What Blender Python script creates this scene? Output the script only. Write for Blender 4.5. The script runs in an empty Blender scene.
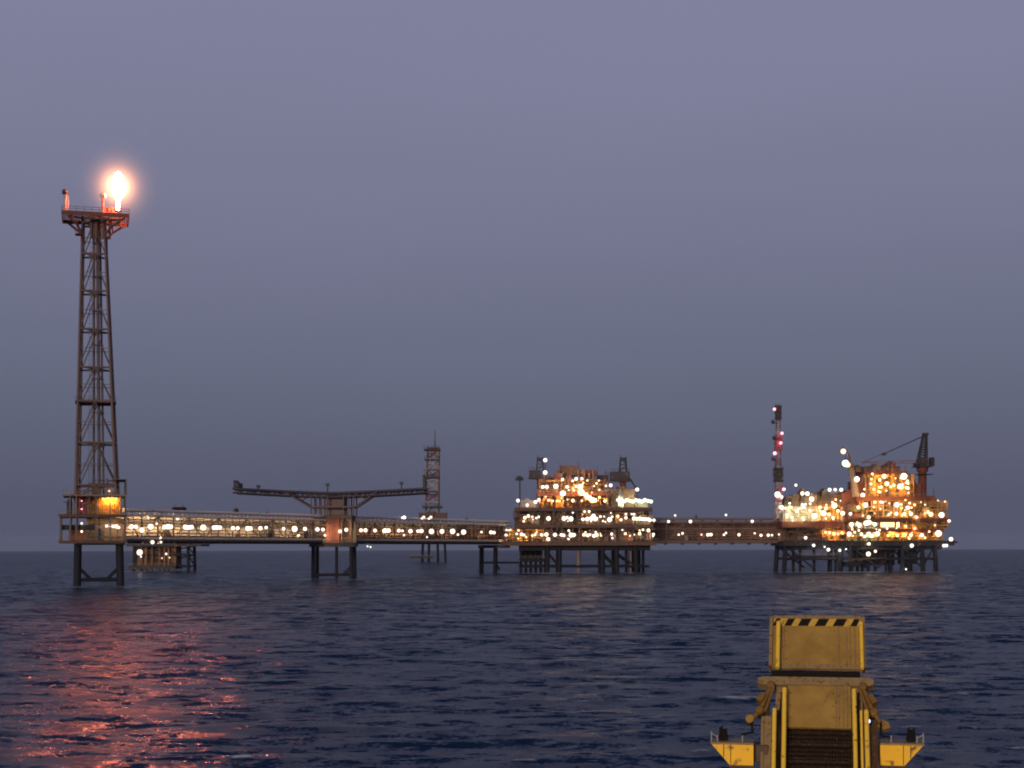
import bpy, math, random
import numpy as np
from mathutils import Vector, Matrix

# ------------------------------------------------------------------ camera, sky, sun, exposure
F, CX, EY, H = 1500.0, 512.0, 547.5, 10.0      # focal length in pixels, principal point, eye height (m)
scene = bpy.context.scene
COL = scene.collection
scene.render.engine = 'CYCLES'
scene.cycles.use_denoising = True
scene.cycles.pixel_filter_type = 'BLACKMAN_HARRIS'
scene.cycles.filter_width = 2.0
scene.cycles.max_bounces = 6
scene.cycles.diffuse_bounces = 2
scene.cycles.glossy_bounces = 3
scene.cycles.transmission_bounces = 2
scene.cycles.volume_bounces = 0
scene.cycles.sample_clamp_indirect = 8.0
scene.cycles.caustics_reflective = False
scene.cycles.caustics_refractive = False
scene.view_settings.view_transform = 'Standard'
scene.view_settings.look = 'None'
scene.view_settings.exposure = 0.0
scene.view_settings.gamma = 1.0
scene.view_settings.use_curve_mapping = False

cam_data = bpy.data.cameras.new('camera')
cam = bpy.data.objects.new('camera', cam_data)
COL.objects.link(cam)
cam_data.sensor_width = 36.0
cam_data.lens = F / 1024.0 * 36.0
cam_data.shift_y = (EY - 384.0) / 1024.0
cam_data.clip_start = 0.5
cam_data.clip_end = 60000.0
cam.matrix_world = Matrix.Translation((0, 0, H)) @ Matrix.Rotation(math.radians(90), 4, 'X') @ Matrix.Rotation(math.radians(-0.11), 4, 'Z')
scene.camera = cam

SUN_EL, SUN_AZ = 2.0, 200.0                     # afterglow low behind the camera (azimuth clockwise from +Y)
world = bpy.data.worlds.new('World')
scene.world = world
world.use_nodes = True
wn, wl = world.node_tree.nodes, world.node_tree.links
wn.clear()
w_out = wn.new('ShaderNodeOutputWorld')
sky = wn.new('ShaderNodeTexSky')
sky.sky_type = 'NISHITA'
sky.sun_disc = False
sky.sun_elevation = math.radians(SUN_EL)
sky.sun_rotation = math.radians(SUN_AZ)
sky.air_density, sky.dust_density, sky.ozone_density = 1.0, 3.0, 2.0
bg_sky = wn.new('ShaderNodeBackground')
bg_sky.inputs['Strength'].default_value = 0.02
wl.new(sky.outputs[0], bg_sky.inputs['Color'])
tc = wn.new('ShaderNodeTexCoord')
sep = wn.new('ShaderNodeSeparateXYZ')
wl.new(tc.outputs['Generated'], sep.inputs[0])
ramp = wn.new('ShaderNodeValToRGB')              # dusk air: blue-grey at the horizon, mauve higher up
cr = ramp.color_ramp
cr.interpolation = 'B_SPLINE'
stops = [(0.0, (0.066, 0.075, 0.124)), (0.10, (0.115, 0.127, 0.202)), (0.20, (0.158, 0.159, 0.244)), (0.36, (0.238, 0.231, 0.352)), (0.46, (0.15, 0.165, 0.28)), (0.60, (0.095, 0.11, 0.20)), (1.0, (0.08, 0.095, 0.18))]
cr.elements[0].position, cr.elements[0].color = stops[0][0], stops[0][1] + (1,)
cr.elements[1].position, cr.elements[1].color = stops[-1][0], stops[-1][1] + (1,)
for p_, c_ in stops[1:-1]:
    e = cr.elements.new(p_)
    e.color = c_ + (1,)
wl.new(sep.outputs['Z'], ramp.inputs[0])
bg_air = wn.new('ShaderNodeBackground')
bg_air.inputs['Strength'].default_value = 1.0
air_map = wn.new('ShaderNodeMapping')            # very faint uneven layers of evening haze
air_map.inputs['Scale'].default_value = (2.0, 2.0, 9.0)
wl.new(tc.outputs['Generated'], air_map.inputs['Vector'])
air_noise = wn.new('ShaderNodeTexNoise')
air_noise.inputs['Scale'].default_value = 1.6
air_noise.inputs['Detail'].default_value = 3
wl.new(air_map.outputs[0], air_noise.inputs['Vector'])
air_rng = wn.new('ShaderNodeMapRange')
air_rng.inputs['From Min'].default_value, air_rng.inputs['From Max'].default_value = 0.3, 0.7
air_rng.inputs['To Min'].default_value, air_rng.inputs['To Max'].default_value = 0.98, 1.02
wl.new(air_noise.outputs['Fac'], air_rng.inputs['Value'])
air_mul = wn.new('ShaderNodeVectorMath')
air_mul.operation = 'SCALE'
wl.new(ramp.outputs[0], air_mul.inputs[0])
wl.new(air_rng.outputs[0], air_mul.inputs['Scale'])
wl.new(air_mul.outputs[0], bg_air.inputs['Color'])
add = wn.new('ShaderNodeAddShader')
wl.new(bg_sky.outputs[0], add.inputs[0])
wl.new(bg_air.outputs[0], add.inputs[1])
wl.new(add.outputs[0], w_out.inputs['Surface'])

sun_d = bpy.data.lights.new('afterglow_sun', 'SUN')
sun_d.energy = 2.2
sun_d.angle = math.radians(14)
sun_d.color = (1.0, 0.80, 0.62)
sun = bpy.data.objects.new('afterglow_sun', sun_d)
COL.objects.link(sun)
az, el = math.radians(SUN_AZ), math.radians(SUN_EL + 10)
sdir = Vector((math.sin(az) * math.cos(el), math.cos(az) * math.cos(el), math.sin(el)))
sun.rotation_euler = sdir.to_track_quat('Z', 'Y').to_euler()
sun.location = sdir * 100


# ------------------------------------------------------------------ materials
def new_mat(name):
    m = bpy.data.materials.new(name)
    m.use_nodes = True
    n = m.node_tree.nodes
    return m, n, m.node_tree.links, n['Principled BSDF']


def paint(name, col, rough=0.55, metal=0.0, var=0.35, scale=0.6, rust=0.0, bump=0.0):
    m, n, l, b = new_mat(name)
    t = n.new('ShaderNodeTexCoord')
    no = n.new('ShaderNodeTexNoise')
    no.inputs['Scale'].default_value = scale
    no.inputs['Detail'].default_value = 6
    no.inputs['Roughness'].default_value = 0.65
    l.new(t.outputs['Object'], no.inputs['Vector'])
    mx = n.new('ShaderNodeMix')
    mx.data_type = 'RGBA'
    mx.inputs[6].default_value = tuple(c * (1 - var) for c in col) + (1,)
    mx.inputs[7].default_value = tuple(min(1, c * (1 + var)) for c in col) + (1,)
    l.new(no.outputs['Fac'], mx.inputs[0])
    out = mx.outputs[2]
    if rust > 0:
        n2 = n.new('ShaderNodeTexNoise')
        n2.inputs['Scale'].default_value = scale * 2.3
        n2.inputs['Detail'].default_value = 8
        l.new(t.outputs['Object'], n2.inputs['Vector'])
        r2 = n.new('ShaderNodeValToRGB')
        r2.color_ramp.elements[0].position = 0.62 - 0.2 * rust
        r2.color_ramp.elements[1].position = 0.72 - 0.1 * rust
        l.new(n2.outputs['Fac'], r2.inputs[0])
        m2 = n.new('ShaderNodeMix')
        m2.data_type = 'RGBA'
        l.new(r2.outputs[0], m2.inputs[0])
        l.new(out, m2.inputs[6])
        m2.inputs[7].default_value = (0.13, 0.055, 0.025, 1)
        out = m2.outputs[2]
    l.new(out, b.inputs['Base Color'])
    b.inputs['Roughness'].default_value = rough
    b.inputs['Metallic'].default_value = metal
    b.inputs['Specular IOR Level'].default_value = 0.3
    if bump > 0:
        bp = n.new('ShaderNodeBump')
        bp.inputs['Strength'].default_value = bump
        bp.inputs['Distance'].default_value = 0.02
        l.new(no.outputs['Fac'], bp.inputs['Height'])
        l.new(bp.outputs[0], b.inputs['Normal'])
    return m


def glow(name, col, strength):
    m, n, l, b = new_mat(name)
    b.inputs['Base Color'].default_value = (0.8, 0.8, 0.8, 1)
    b.inputs['Emission Color'].default_value = col + (1,)
    b.inputs['Emission Strength'].default_value = strength
    return m


M = dict(
    dark=paint('dark_marine_steel', (0.014, 0.014, 0.019), 0.6, 0, 0.3, 0.3, 0.3),
    leg=paint('weathered_jacket_steel', (0.006, 0.007, 0.012), 0.8, 0, 0.4, 0.25, 0.0),
    brown=paint('rusty_brown_steel', (0.070, 0.042, 0.032), 0.65, 0, 0.4, 0.4, 0.5),
    rust=paint('red_oxide_steel', (0.110, 0.032, 0.021), 0.65, 0, 0.4, 0.5, 0.3),
    grey=paint('grey_painted_steel', (0.115, 0.108, 0.105), 0.6, 0, 0.3, 0.4, 0.4),
    cream=paint('cream_painted_pipe', (0.36, 0.31, 0.26), 0.5, 0, 0.2, 0.4, 0.2),
    tan=paint('tan_cladding', (0.17, 0.135, 0.10), 0.6, 0, 0.3, 0.4, 0.3),
    green=paint('green_deck_paint', (0.04, 0.06, 0.035), 0.6, 0, 0.3, 0.5, 0.2),
    yel=paint('faded_yellow_steel', (0.36, 0.20, 0.045), 0.55, 0, 0.3, 0.4, 0.3),
    mauve=paint('tower_lattice_steel', (0.098, 0.068, 0.070), 0.65, 0, 0.3, 0.3, 0.1),
    slate=paint('slate_boom_steel', (0.034, 0.033, 0.044), 0.65, 0, 0.3, 0.3, 0.0),
    pale=paint('lamplit_cream_paint', (0.60, 0.54, 0.48), 0.5, 0, 0.12, 0.4, 0.05),  # cream paint lightened so bridge pipes and rails carry the lamplight in their colour
    red=paint('red_mast_paint', (0.17, 0.042, 0.052), 0.5, 0, 0.3, 0.4, 0.1),
    white=paint('white_mast_paint', (0.26, 0.25, 0.25), 0.5, 0, 0.2, 0.4, 0.2),
    g_yel=paint('gangway_yellow_paint', (0.84, 0.45, 0.006), 0.46, 0, 0.22, 3.0, 0.25, 0.1),
    g_bar=paint('handrail_yellow_paint', (0.74, 0.47, 0.045), 0.40, 0, 0.12, 7.0, 0.1),
    g_band=paint('faded_hazard_yellow', (0.50, 0.31, 0.05), 0.5, 0, 0.2, 8.0, 0.15),
    g_side=paint('worn_side_plate_paint', (0.23, 0.155, 0.066), 0.6, 0, 0.35, 6.0, 0.35, 0.2),
    g_ochre=paint('ochre_linkage_paint', (0.17, 0.092, 0.018), 0.55, 0, 0.5, 7.0, 0.4),
    g_brown=paint('greasy_brown_linkage', (0.06, 0.030, 0.010), 0.5, 0, 0.45, 9.0, 0.4),
    g_dark=paint('rubber_and_gap_black', (0.006, 0.004, 0.003), 0.9, 0, 0.3, 8.0),  # near-black of the rubber parts, also the shade put into the tip gap
    g_grate=paint('dirty_grating_steel', (0.022, 0.012, 0.005), 0.6, 0, 0.5, 14.0, 0.3, 0.3),
)


def plate_mat():
    m, n, l, b = new_mat('non_skid_khaki_plate')
    t = n.new('ShaderNodeTexCoord')
    big = n.new('ShaderNodeTexNoise')
    big.inputs['Scale'].default_value = 2.2
    big.inputs['Detail'].default_value = 7
    l.new(t.outputs['Object'], big.inputs['Vector'])
    fine = n.new('ShaderNodeTexVoronoi')
    fine.inputs['Scale'].default_value = 38
    l.new(t.outputs['Object'], fine.inputs['Vector'])
    r = n.new('ShaderNodeValToRGB')
    r.color_ramp.elements[0].color = (0.26, 0.148, 0.024, 1)
    r.color_ramp.elements[1].color = (0.37, 0.215, 0.038, 1)
    r.color_ramp.elements[0].position, r.color_ramp.elements[1].position = 0.38, 0.64
    l.new(big.outputs['Fac'], r.inputs[0])
    r2 = n.new('ShaderNodeValToRGB')
    r2.color_ramp.elements[0].position, r2.color_ramp.elements[1].position = 0.05, 0.30
    r2.color_ramp.elements[0].color = (1.25, 1.25, 1.2, 1)
    r2.color_ramp.elements[1].color = (0.88, 0.88, 0.88, 1)
    l.new(fine.outputs['Distance'], r2.inputs[0])
    mx = n.new('ShaderNodeMix')
    mx.data_type = 'RGBA'
    mx.blend_type = 'MULTIPLY'
    mx.inputs[0].default_value = 1.0
    l.new(r.outputs[0], mx.inputs[6])
    l.new(r2.outputs[0], mx.inputs[7])
    sc_ = n.new('ShaderNodeTexNoise')                         # worn bare scratches
    sc_.inputs['Scale'].default_value = 16
    sc_.inputs['Detail'].default_value = 4
    l.new(t.outputs['Object'], sc_.inputs['Vector'])
    r3 = n.new('ShaderNodeValToRGB')
    r3.color_ramp.elements[0].position, r3.color_ramp.elements[1].position = 0.69, 0.75
    l.new(sc_.outputs['Fac'], r3.inputs[0])
    m3 = n.new('ShaderNodeMix')
    m3.data_type = 'RGBA'
    l.new(r3.outputs[0], m3.inputs[0])
    l.new(mx.outputs[2], m3.inputs[6])
    m3.inputs[7].default_value = (0.36, 0.27, 0.14, 1)
    l.new(m3.outputs[2], b.inputs['Base Color'])
    b.inputs['Roughness'].default_value = 0.75
    bp = n.new('ShaderNodeBump')
    bp.inputs['Strength'].default_value = 0.5
    bp.inputs['Distance'].default_value = 0.01
    l.new(fine.outputs['Distance'], bp.inputs['Height'])
    l.new(bp.outputs[0], b.inputs['Normal'])
    return m


M['g_plate'] = plate_mat()
L_W = glow('warm_white_lamp_glass', (1.0, 0.84, 0.68), 1.8)
L_P = glow('pale_white_lamp_glass', (1.0, 0.92, 0.84), 1.7)
L_G = glow('greenish_tube_glass', (0.98, 1.0, 0.74), 1.7)
L_O = glow('sodium_lamp_glass', (1.0, 0.62, 0.27), 2.6)
L_R = glow('red_beacon_glass', (1.0, 0.30, 0.46), 2.4)


# ------------------------------------------------------------------ mesh helpers
def P(px, py, D):
    """A pixel of the sight line at depth D as a point of the place."""
    return Vector(((px - CX) / F * D, D, H + (EY - py) / F * D))


def PX(px, D):
    return (px - CX) / F * D


def PZ(py, D):
    return H + (EY - py) / F * D


def wloc(o):
    v = Vector((0, 0, 0))
    while o is not None:
        v += Vector(o.location)
        o = o.parent
    return v


class MB:
    def __init__(self):
        self.v, self.f, self.s = [], [], []

    def add(self, vs, fs, smooth=False):
        k = len(self.v)
        self.v += [tuple(a) for a in vs]
        self.f += [tuple(i + k for i in f) for f in fs]
        self.s += [smooth] * len(fs)
        return self

    def box(self, x0, x1, y0, y1, z0, z1):
        vs = [(x, y, z) for z in (z0, z1) for y in (y0, y1) for x in (x0, x1)]
        return self.add(vs, [(0, 2, 3, 1), (4, 5, 7, 6), (0, 1, 5, 4), (2, 6, 7, 3), (0, 4, 6, 2), (1, 3, 7, 5)])

    def obox(self, c, ax, ay, az, sx, sy, sz):
        c, ax, ay, az = Vector(c), Vector(ax), Vector(ay), Vector(az)
        vs = [c + ax * (sx * i) + ay * (sy * j) + az * (sz * k) for k in (-.5, .5) for j in (-.5, .5) for i in (-.5, .5)]
        return self.add(vs, [(0, 2, 3, 1), (4, 5, 7, 6), (0, 1, 5, 4), (2, 6, 7, 3), (0, 4, 6, 2), (1, 3, 7, 5)])

    def bar(self, p, q, r, n=6, r2=None):
        p, q = Vector(p), Vector(q)
        d = q - p
        if d.length < 1e-6:
            return self
        d.normalize()
        a = d.cross(Vector((0, 0, 1)) if abs(d.z) < 0.95 else Vector((1, 0, 0))).normalized()
        b = d.cross(a)
        r2 = r if r2 is None else r2
        vs = []
        for c, rr in ((p, r), (q, r2)):
            for k in range(n):
                t = 2 * math.pi * (k + 0.5) / n
                vs.append(c + a * (rr * math.cos(t)) + b * (rr * math.sin(t)))
        self.add(vs, [(k, (k + 1) % n, n + (k + 1) % n, n + k) for k in range(n)], n > 5)
        self.add(vs, [tuple(range(n - 1, -1, -1)), tuple(range(n, 2 * n))])
        return self

    def path(self, pts, r, n=6):
        for a, b in zip(pts[:-1], pts[1:]):
            self.bar(a, b, r, n)
        return self

    def lathe(self, c, prof, n=12, axis='z'):
        """prof: (radius, height) pairs round an axis through c."""
        c = Vector(c)
        vs = []
        for r, h in prof:
            for k in range(n):
                t = 2 * math.pi * k / n
                a, b = r * math.cos(t), r * math.sin(t)
                o = {'z': (a, b, h), 'x': (h, a, b), 'y': (b, h, a)}[axis]
                vs.append(c + Vector(o))
        fs = []
        for i in range(len(prof) - 1):
            for k in range(n):
                fs.append((i * n + k, i * n + (k + 1) % n, (i + 1) * n + (k + 1) % n, (i + 1) * n + k))
        self.add(vs, fs, True)
        m = (len(prof) - 1) * n
        self.add(vs, [tuple(range(n - 1, -1, -1)), tuple(range(m, m + n))])
        return self

    def prism(self, poly, ax, ay, az, c, depth):
        """poly of (a, b) pairs in the ax/ay plane, drawn out by depth along az."""
        c, ax, ay, az = Vector(c), Vector(ax), Vector(ay), Vector(az)
        n = len(poly)
        vs = [c + ax * a + ay * b for a, b in poly] + [c + ax * a + ay * b + az * depth for a, b in poly]
        self.add(vs, [tuple(range(n - 1, -1, -1)), tuple(range(n, 2 * n))] + [(k, (k + 1) % n, n + (k + 1) % n, n + k) for k in range(n)])
        return self

    def build(self, name, mat, parent=None, local=False, label=None):
        me = bpy.data.meshes.new(name)
        off = Vector((0, 0, 0)) if (parent is None or local) else wloc(parent)
        me.from_pydata([(a[0] - off.x, a[1] - off.y, a[2] - off.z) for a in self.v], [], self.f)
        me.polygons.foreach_set('use_smooth', self.s)
        mats = mat if isinstance(mat, (list, tuple)) else [mat]
        for m in mats:
            me.materials.append(m)
        me.update()
        o = bpy.data.objects.new(name, me)
        COL.objects.link(o)
        if parent is not None:
            o.parent = parent
        if label:
            o['label'] = label
        return o


def thing(name, label, cat, loc, group=None):
    o = bpy.data.objects.new(name, None)
    COL.objects.link(o)
    o.location = loc
    o.empty_display_size = 1.0
    o['label'], o['category'] = label, cat
    if group:
        o['group'] = group
    return o


def tag(o, label, cat, group=None):
    o['label'], o['category'] = label, cat
    if group:
        o['group'] = group
    return o


def lamp_mesh(name, glass):
    m = MB()
    n, rings = 10, 7
    prof = [(math.sin(math.pi * (i + 0.02) / (rings - 0.96)), -math.cos(math.pi * (i + 0.02) / (rings - 0.96))) for i in range(rings)]
    m.lathe((0, 0, 0), prof, n)
    nb = len(m.f)
    m.lathe((0, 0, 0.95), [(0.34, 0.0), (0.30, 0.35), (0.12, 0.45), (0.10, 0.9)], 6)
    me_o = m.build(name, [glass, M['dark']])
    me = me_o.data
    for i, p in enumerate(me.polygons):
        p.material_index = 0 if i < nb else 1
    bpy.data.objects.remove(me_o)
    return me


LAMP = {k: lamp_mesh('lamp', g) for k, g in (('w', L_W), ('p', L_P), ('g', L_G), ('o', L_O), ('r', L_R))}


SPOT = {}
TINT = dict(w=((1.0, 0.66, 0.36), 1.0), p=((1.0, 0.85, 0.70), 0.5), g=((0.97, 1.0, 0.52), 0.9), o=((1.0, 0.45, 0.09), 1.7), r=((1.0, 0.15, 0.25), 0.25))


def spot(kind, mult):
    if (kind, mult) not in SPOT:
        d = bpy.data.lights.new('lamp_beam', 'SPOT')
        d.color = TINT[kind][0]
        d.energy = 900.0 * TINT[kind][1] * mult
        d.spot_size = math.radians(165)
        d.spot_blend = 0.5
        d.shadow_soft_size = 0.25
        SPOT[(kind, mult)] = d
    return SPOT[(kind, mult)]


def beam(parent, pos, kind, aim, mult=1.0):
    """The light a floodlight throws on the structure it is aimed at."""
    o = bpy.data.objects.new('lamp_beam', spot(kind, mult))
    COL.objects.link(o)
    o.parent = parent
    o.location = Vector(pos) - wloc(parent)
    o.rotation_euler = Vector(aim).to_track_quat('-Z', 'Y').to_euler()


def lamp(parent, pos, r, kind='w', name='lamp', aim=(0, 1, -.15), mult=1.0):
    if aim is not None:
        beam(parent, Vector(pos) + Vector(aim).normalized() * (r + .12), kind, aim, mult)
    o = bpy.data.objects.new(name, LAMP[kind])
    COL.objects.link(o)
    o.parent = parent
    o.location = Vector(pos) - wloc(parent)
    o.scale = (r, r, r)
    return o


RS = 0.80                                        # photographed lamp discs are swollen by glare


def lamps(parent, D, lst, kind='w', mult=1.0):
    for e in lst:
        px, py, r = e[0], e[1], e[2]
        k = e[3] if len(e) > 3 else kind
        d = D + (e[4] if len(e) > 4 else 0)
        lamp(parent, P(px, py, d), r * RS * d / F, k, mult=mult)


# ------------------------------------------------------------------ the sea
def build_sea():
    rng = np.random.RandomState(7)
    r1 = np.exp(np.arange(math.log(26.0), math.log(1000.0), 0.0046))
    r2 = np.exp(np.arange(math.log(1000.0), math.log(15000.0), 0.015))
    R = np.concatenate([r1, r2])
    fine = np.arange(-0.44, 0.44, 0.0017)
    rest = np.linspace(0.44, 2 * math.pi - 0.44, 170)
    A = np.concatenate([fine, rest[:-1]])
    rr, aa = np.meshgrid(R, A, indexing='ij')
    X, Y = rr * np.sin(aa), rr * np.cos(aa)
    Z = np.zeros_like(X)
    DX, DY = np.zeros_like(X), np.zeros_like(X)
    slope = np.zeros_like(X)
    nw = 90
    lam = np.exp(np.linspace(math.log(1.3), math.log(22.0), nw)) * rng.uniform(0.95, 1.05, nw)
    step = np.where(rr < 1000, rr * 0.0046, rr * 0.015)
    for i in range(nw):
        L = lam[i]
        k = 2 * math.pi / L
        th = rng.normal(0.12, 0.36)              # travelling roughly towards the viewer
        dx, dy = math.sin(th), -math.cos(th)
        amp = 0.0052 * L ** 0.74 * math.exp(-(L / 13.0) ** 2) * rng.uniform(0.6, 1.4)
        fade = np.clip((L / np.maximum(step, 0.01) - 2.0) / 3.0, 0, 1)
        ph = k * (X * dx + Y * dy) + rng.uniform(0, 6.283)
        s, c = np.sin(ph), np.cos(ph)
        Z += amp * fade * c
        DX -= 0.85 * amp * fade * dx * s
        DY -= 0.85 * amp * fade * dy * s
        slope += amp * k * fade * c
    q0, q1 = np.percentile(slope[rr < 500], [99.55, 99.92])
    foam = np.clip((slope - q0) / (q1 - q0), 0, 1) * (rr < 900)
    wash = [(-2.5, 591.5, 4, 1.5, .5), (14, 590.5, 9, 1.2, .8), (26, 590, 6, 1.5, .5), (47, 591, 4, 2, .5), (118, 600, 9, 1.5, .7), (133, 598.5, 12, 1.6, .8), (143, 599, 5, 1.5, .9), (164, 600, 6, 2, .6),
            (-161, 649.5, 5, 1.5, .9), (-152, 650, 7, 1.2, .7), (-112, 395, 4, 2, .35), (-101, 396, 4, 2, .35), (-66, 482, 4, 2, .3), (-52, 482, 4, 2, .3)]
    for wx_, wy_, ax_, ay_, st_ in wash:          # white water round the legs
        foam = np.maximum(foam, 1.6 * st_ * np.exp(-((X - wx_) / ax_) ** 2 - ((Y - wy_ + 3) / (ay_ * 3.5)) ** 2))
    print('sea: rms z', Z[:300].std(), 'slope max', slope.max(), 'rms', slope[:300].std(), 'foam share', float((foam > 0.3).mean()))
    Zc = Z - rr ** 2 / (2 * 6371000.0)
    co = np.stack([X + DX, Y + DY, Zc], -1).reshape(-1, 3)
    nr, na = rr.shape
    idx = np.arange(nr * na).reshape(nr, na)
    a = idx[:-1, :]
    b = np.roll(idx, -1, 1)[:-1, :]
    c = np.roll(idx, -1, 1)[1:, :]
    d = idx[1:, :]
    quads = np.stack([a, b, c, d], -1).reshape(-1, 4)[:, ::-1]
    cen = nr * na
    co = np.vstack([co, [[0, 0, 0]]])
    tris = np.stack([idx[0], np.full(na, cen), np.roll(idx[0], -1)], -1)
    me = bpy.data.meshes.new('sea')
    me.vertices.add(len(co))
    me.vertices.foreach_set('co', co.astype(np.float32).ravel())
    nl = quads.size + tris.size
    me.loops.add(nl)
    me.loops.foreach_set('vertex_index', np.concatenate([quads.ravel(), tris.ravel()]).astype(np.int32))
    npoly = len(quads) + len(tris)
    me.polygons.add(npoly)
    starts = np.concatenate([np.arange(len(quads)) * 4, quads.size + np.arange(len(tris)) * 3])
    me.polygons.foreach_set('loop_start', starts.astype(np.int32))
    me.polygons.foreach_set('use_smooth', np.ones(npoly, dtype=bool))
    me.update(calc_edges=True)
    at = me.attributes.new('foam', 'FLOAT', 'POINT')
    at.data.foreach_set('value', np.append(foam.ravel(), 0).astype(np.float32))
    at2 = me.attributes.new('unresolved', 'FLOAT', 'POINT')   # share of the chop the far mesh is too coarse to carry
    at2.data.foreach_set('value', np.append((1 + 1.3 * np.clip((rr - 90) / 260, 0, 1)).ravel(), 1).astype(np.float32))
    m, n, l, bs = new_mat('sea_water')
    bs.inputs['Base Color'].default_value = (0.003, 0.013, 0.042, 1)
    bs.inputs['Roughness'].default_value = 0.24
    bs.inputs['IOR'].default_value = 1.22
    bs.inputs['Specular Tint'].default_value = (0.70, 0.80, 1.0, 1)
    t = n.new('ShaderNodeTexCoord')
    geo = n.new('ShaderNodeNewGeometry')          # wind ripples too small for the mesh: slopes added to the normal
    un = n.new('ShaderNodeAttribute')
    un.attribute_name = 'unresolved'
    acc = geo.outputs['Normal']
    for sx, sy, sc_, slope_ in ((0.40, 1.0, 0.50, 1.75), (0.5, 1.0, 1.7, 1.7), (0.7, 1.0, 6.0, 1.2)):
        mp = n.new('ShaderNodeMapping')
        mp.inputs['Scale'].default_value = (sx, sy, 1.0)
        mp.inputs['Rotation'].default_value = (0, 0, 0.12)
        l.new(t.outputs['Object'], mp.inputs['Vector'])
        nz = n.new('ShaderNodeTexNoise')
        nz.inputs['Scale'].default_value = sc_
        nz.inputs['Detail'].default_value = 2
        l.new(mp.outputs[0], nz.inputs['Vector'])
        sb = n.new('ShaderNodeVectorMath')
        sb.operation = 'SUBTRACT'
        sb.inputs[1].default_value = (0.5, 0.5, 0.5)
        l.new(nz.outputs['Color'], sb.inputs[0])
        mu_ = n.new('ShaderNodeVectorMath')
        mu_.operation = 'MULTIPLY'
        mu_.inputs[1].default_value = (slope_ * .42, slope_, 0.0)
        l.new(sb.outputs[0], mu_.inputs[0])
        ad = n.new('ShaderNodeVectorMath')
        ad.operation = 'ADD'
        sl = n.new('ShaderNodeVectorMath')
        sl.operation = 'SCALE'
        l.new(mu_.outputs[0], sl.inputs[0])
        l.new(un.outputs['Fac'], sl.inputs['Scale'])
        l.new(acc, ad.inputs[0])
        l.new(sl.outputs[0], ad.inputs[1])
        acc = ad.outputs[0]
    nm = n.new('ShaderNodeVectorMath')
    nm.operation = 'NORMALIZE'
    l.new(acc, nm.inputs[0])
    l.new(nm.outputs[0], bs.inputs['Normal'])
    fa = n.new('ShaderNodeAttribute')
    fa.attribute_name = 'foam'
    n3 = n.new('ShaderNodeTexNoise')
    n3.inputs['Scale'].default_value = 1.6
    n3.inputs['Detail'].default_value = 6
    l.new(t.outputs['Object'], n3.inputs['Vector'])
    mu = n.new('ShaderNodeMath')
    mu.operation = 'MULTIPLY'
    mu.use_clamp = True
    l.new(fa.outputs['Fac'], mu.inputs[0])
    l.new(n3.outputs['Fac'], mu.inputs[1])
    df = n.new('ShaderNodeBsdfDiffuse')
    df.inputs['Color'].default_value = (0.74, 0.76, 0.78, 1)
    mixs = n.new('ShaderNodeMixShader')
    l.new(mu.outputs[0], mixs.inputs[0])
    l.new(bs.outputs[0], mixs.inputs[1])
    l.new(df.outputs[0], mixs.inputs[2])
    l.new(mixs.outputs[0], n['Material Output'].inputs['Surface'])
    me.materials.append(m)
    o = bpy.data.objects.new('sea', me)
    COL.objects.link(o)
    o['kind'] = 'structure'
    return o


build_sea()


# ------------------------------------------------------------------ haze
def build_haze(density):
    m = bpy.data.materials.new('evening_haze')
    m.use_nodes = True
    n, l = m.node_tree.nodes, m.node_tree.links
    n.clear()
    out = n.new('ShaderNodeOutputMaterial')
    v = n.new('ShaderNodeVolumePrincipled')
    v.inputs['Color'].default_value = (0.55, 0.63, 0.82, 1)
    v.inputs['Density'].default_value = density
    v.inputs['Anisotropy'].default_value = 0.0
    l.new(v.outputs[0], out.inputs['Volume'])
    o = MB().box(-15500, 15500, -15500, 15500, -24, 122).build('haze', m)
    o['kind'] = 'stuff'
    return o


HAZE = 0.00003
if HAZE > 0:
    build_haze(HAZE)


# ------------------------------------------------------------------ shared builders
def small_lights(parent, rng, n, x0, x1, y, z0, z1, kinds, r=(.26, .46)):  # lamps added at random spots to spread warm glow over the decks
    for i in range(n):
        k = rng.choice(kinds)
        lamp(parent, (rng.uniform(x0, x1), y + rng.uniform(0, .8), rng.uniform(z0, z1)), rng.uniform(*r), k, 'added_light', mult=.12)


def railing(m, x0, x1, y, z, h=1.1, step=2.2, r=0.06):
    for k in (1.0, 0.5):
        m.bar((x0, y, z + h * k), (x1, y, z + h * k), r, 4)
    n = max(1, int(abs(x1 - x0) / step))
    for i in range(n + 1):
        x = x0 + (x1 - x0) * i / n
        m.bar((x, y, z), (x, y, z + h), r, 4)


def deck(parent, x0, x1, y0, y1, z, mat, girder=1.6, name='deck'):
    """A plated deck whose edge girder shows stiffeners; z is its walking surface."""
    m = MB()
    m.box(x0, x1, y0, y1, z - 0.25, z)
    m.box(x0 + .2, x1 - .2, y0 + .15, y0 + .35, z - girder, z - 0.252)
    m.box(x0 + .2, x1 - .2, y1 - .35, y1 - .15, z - girder, z - 0.252)
    m.box(x0 + .2, x0 + .4, y0 + .352, y1 - .352, z - girder, z - 0.252)
    m.box(x1 - .4, x1 - .2, y0 + .352, y1 - .352, z - girder, z - 0.252)
    m.box(x0 + .1, x1 - .1, y0 + .02, y0 + .149, z - girder, z - girder + .2)
    k = max(2, int((x1 - x0) / 1.7))
    for i in range(1, k):
        x = x0 + (x1 - x0) * i / k
        m.box(x - .06, x + .06, y0 + .02, y0 + .149, z - girder + .203, z - .253)
    o = m.build(name, mat, parent)
    r = MB()
    railing(r, x0, x1, y0 + .05, z)
    r.build('railing', M['tan'], parent)
    return o


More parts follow.
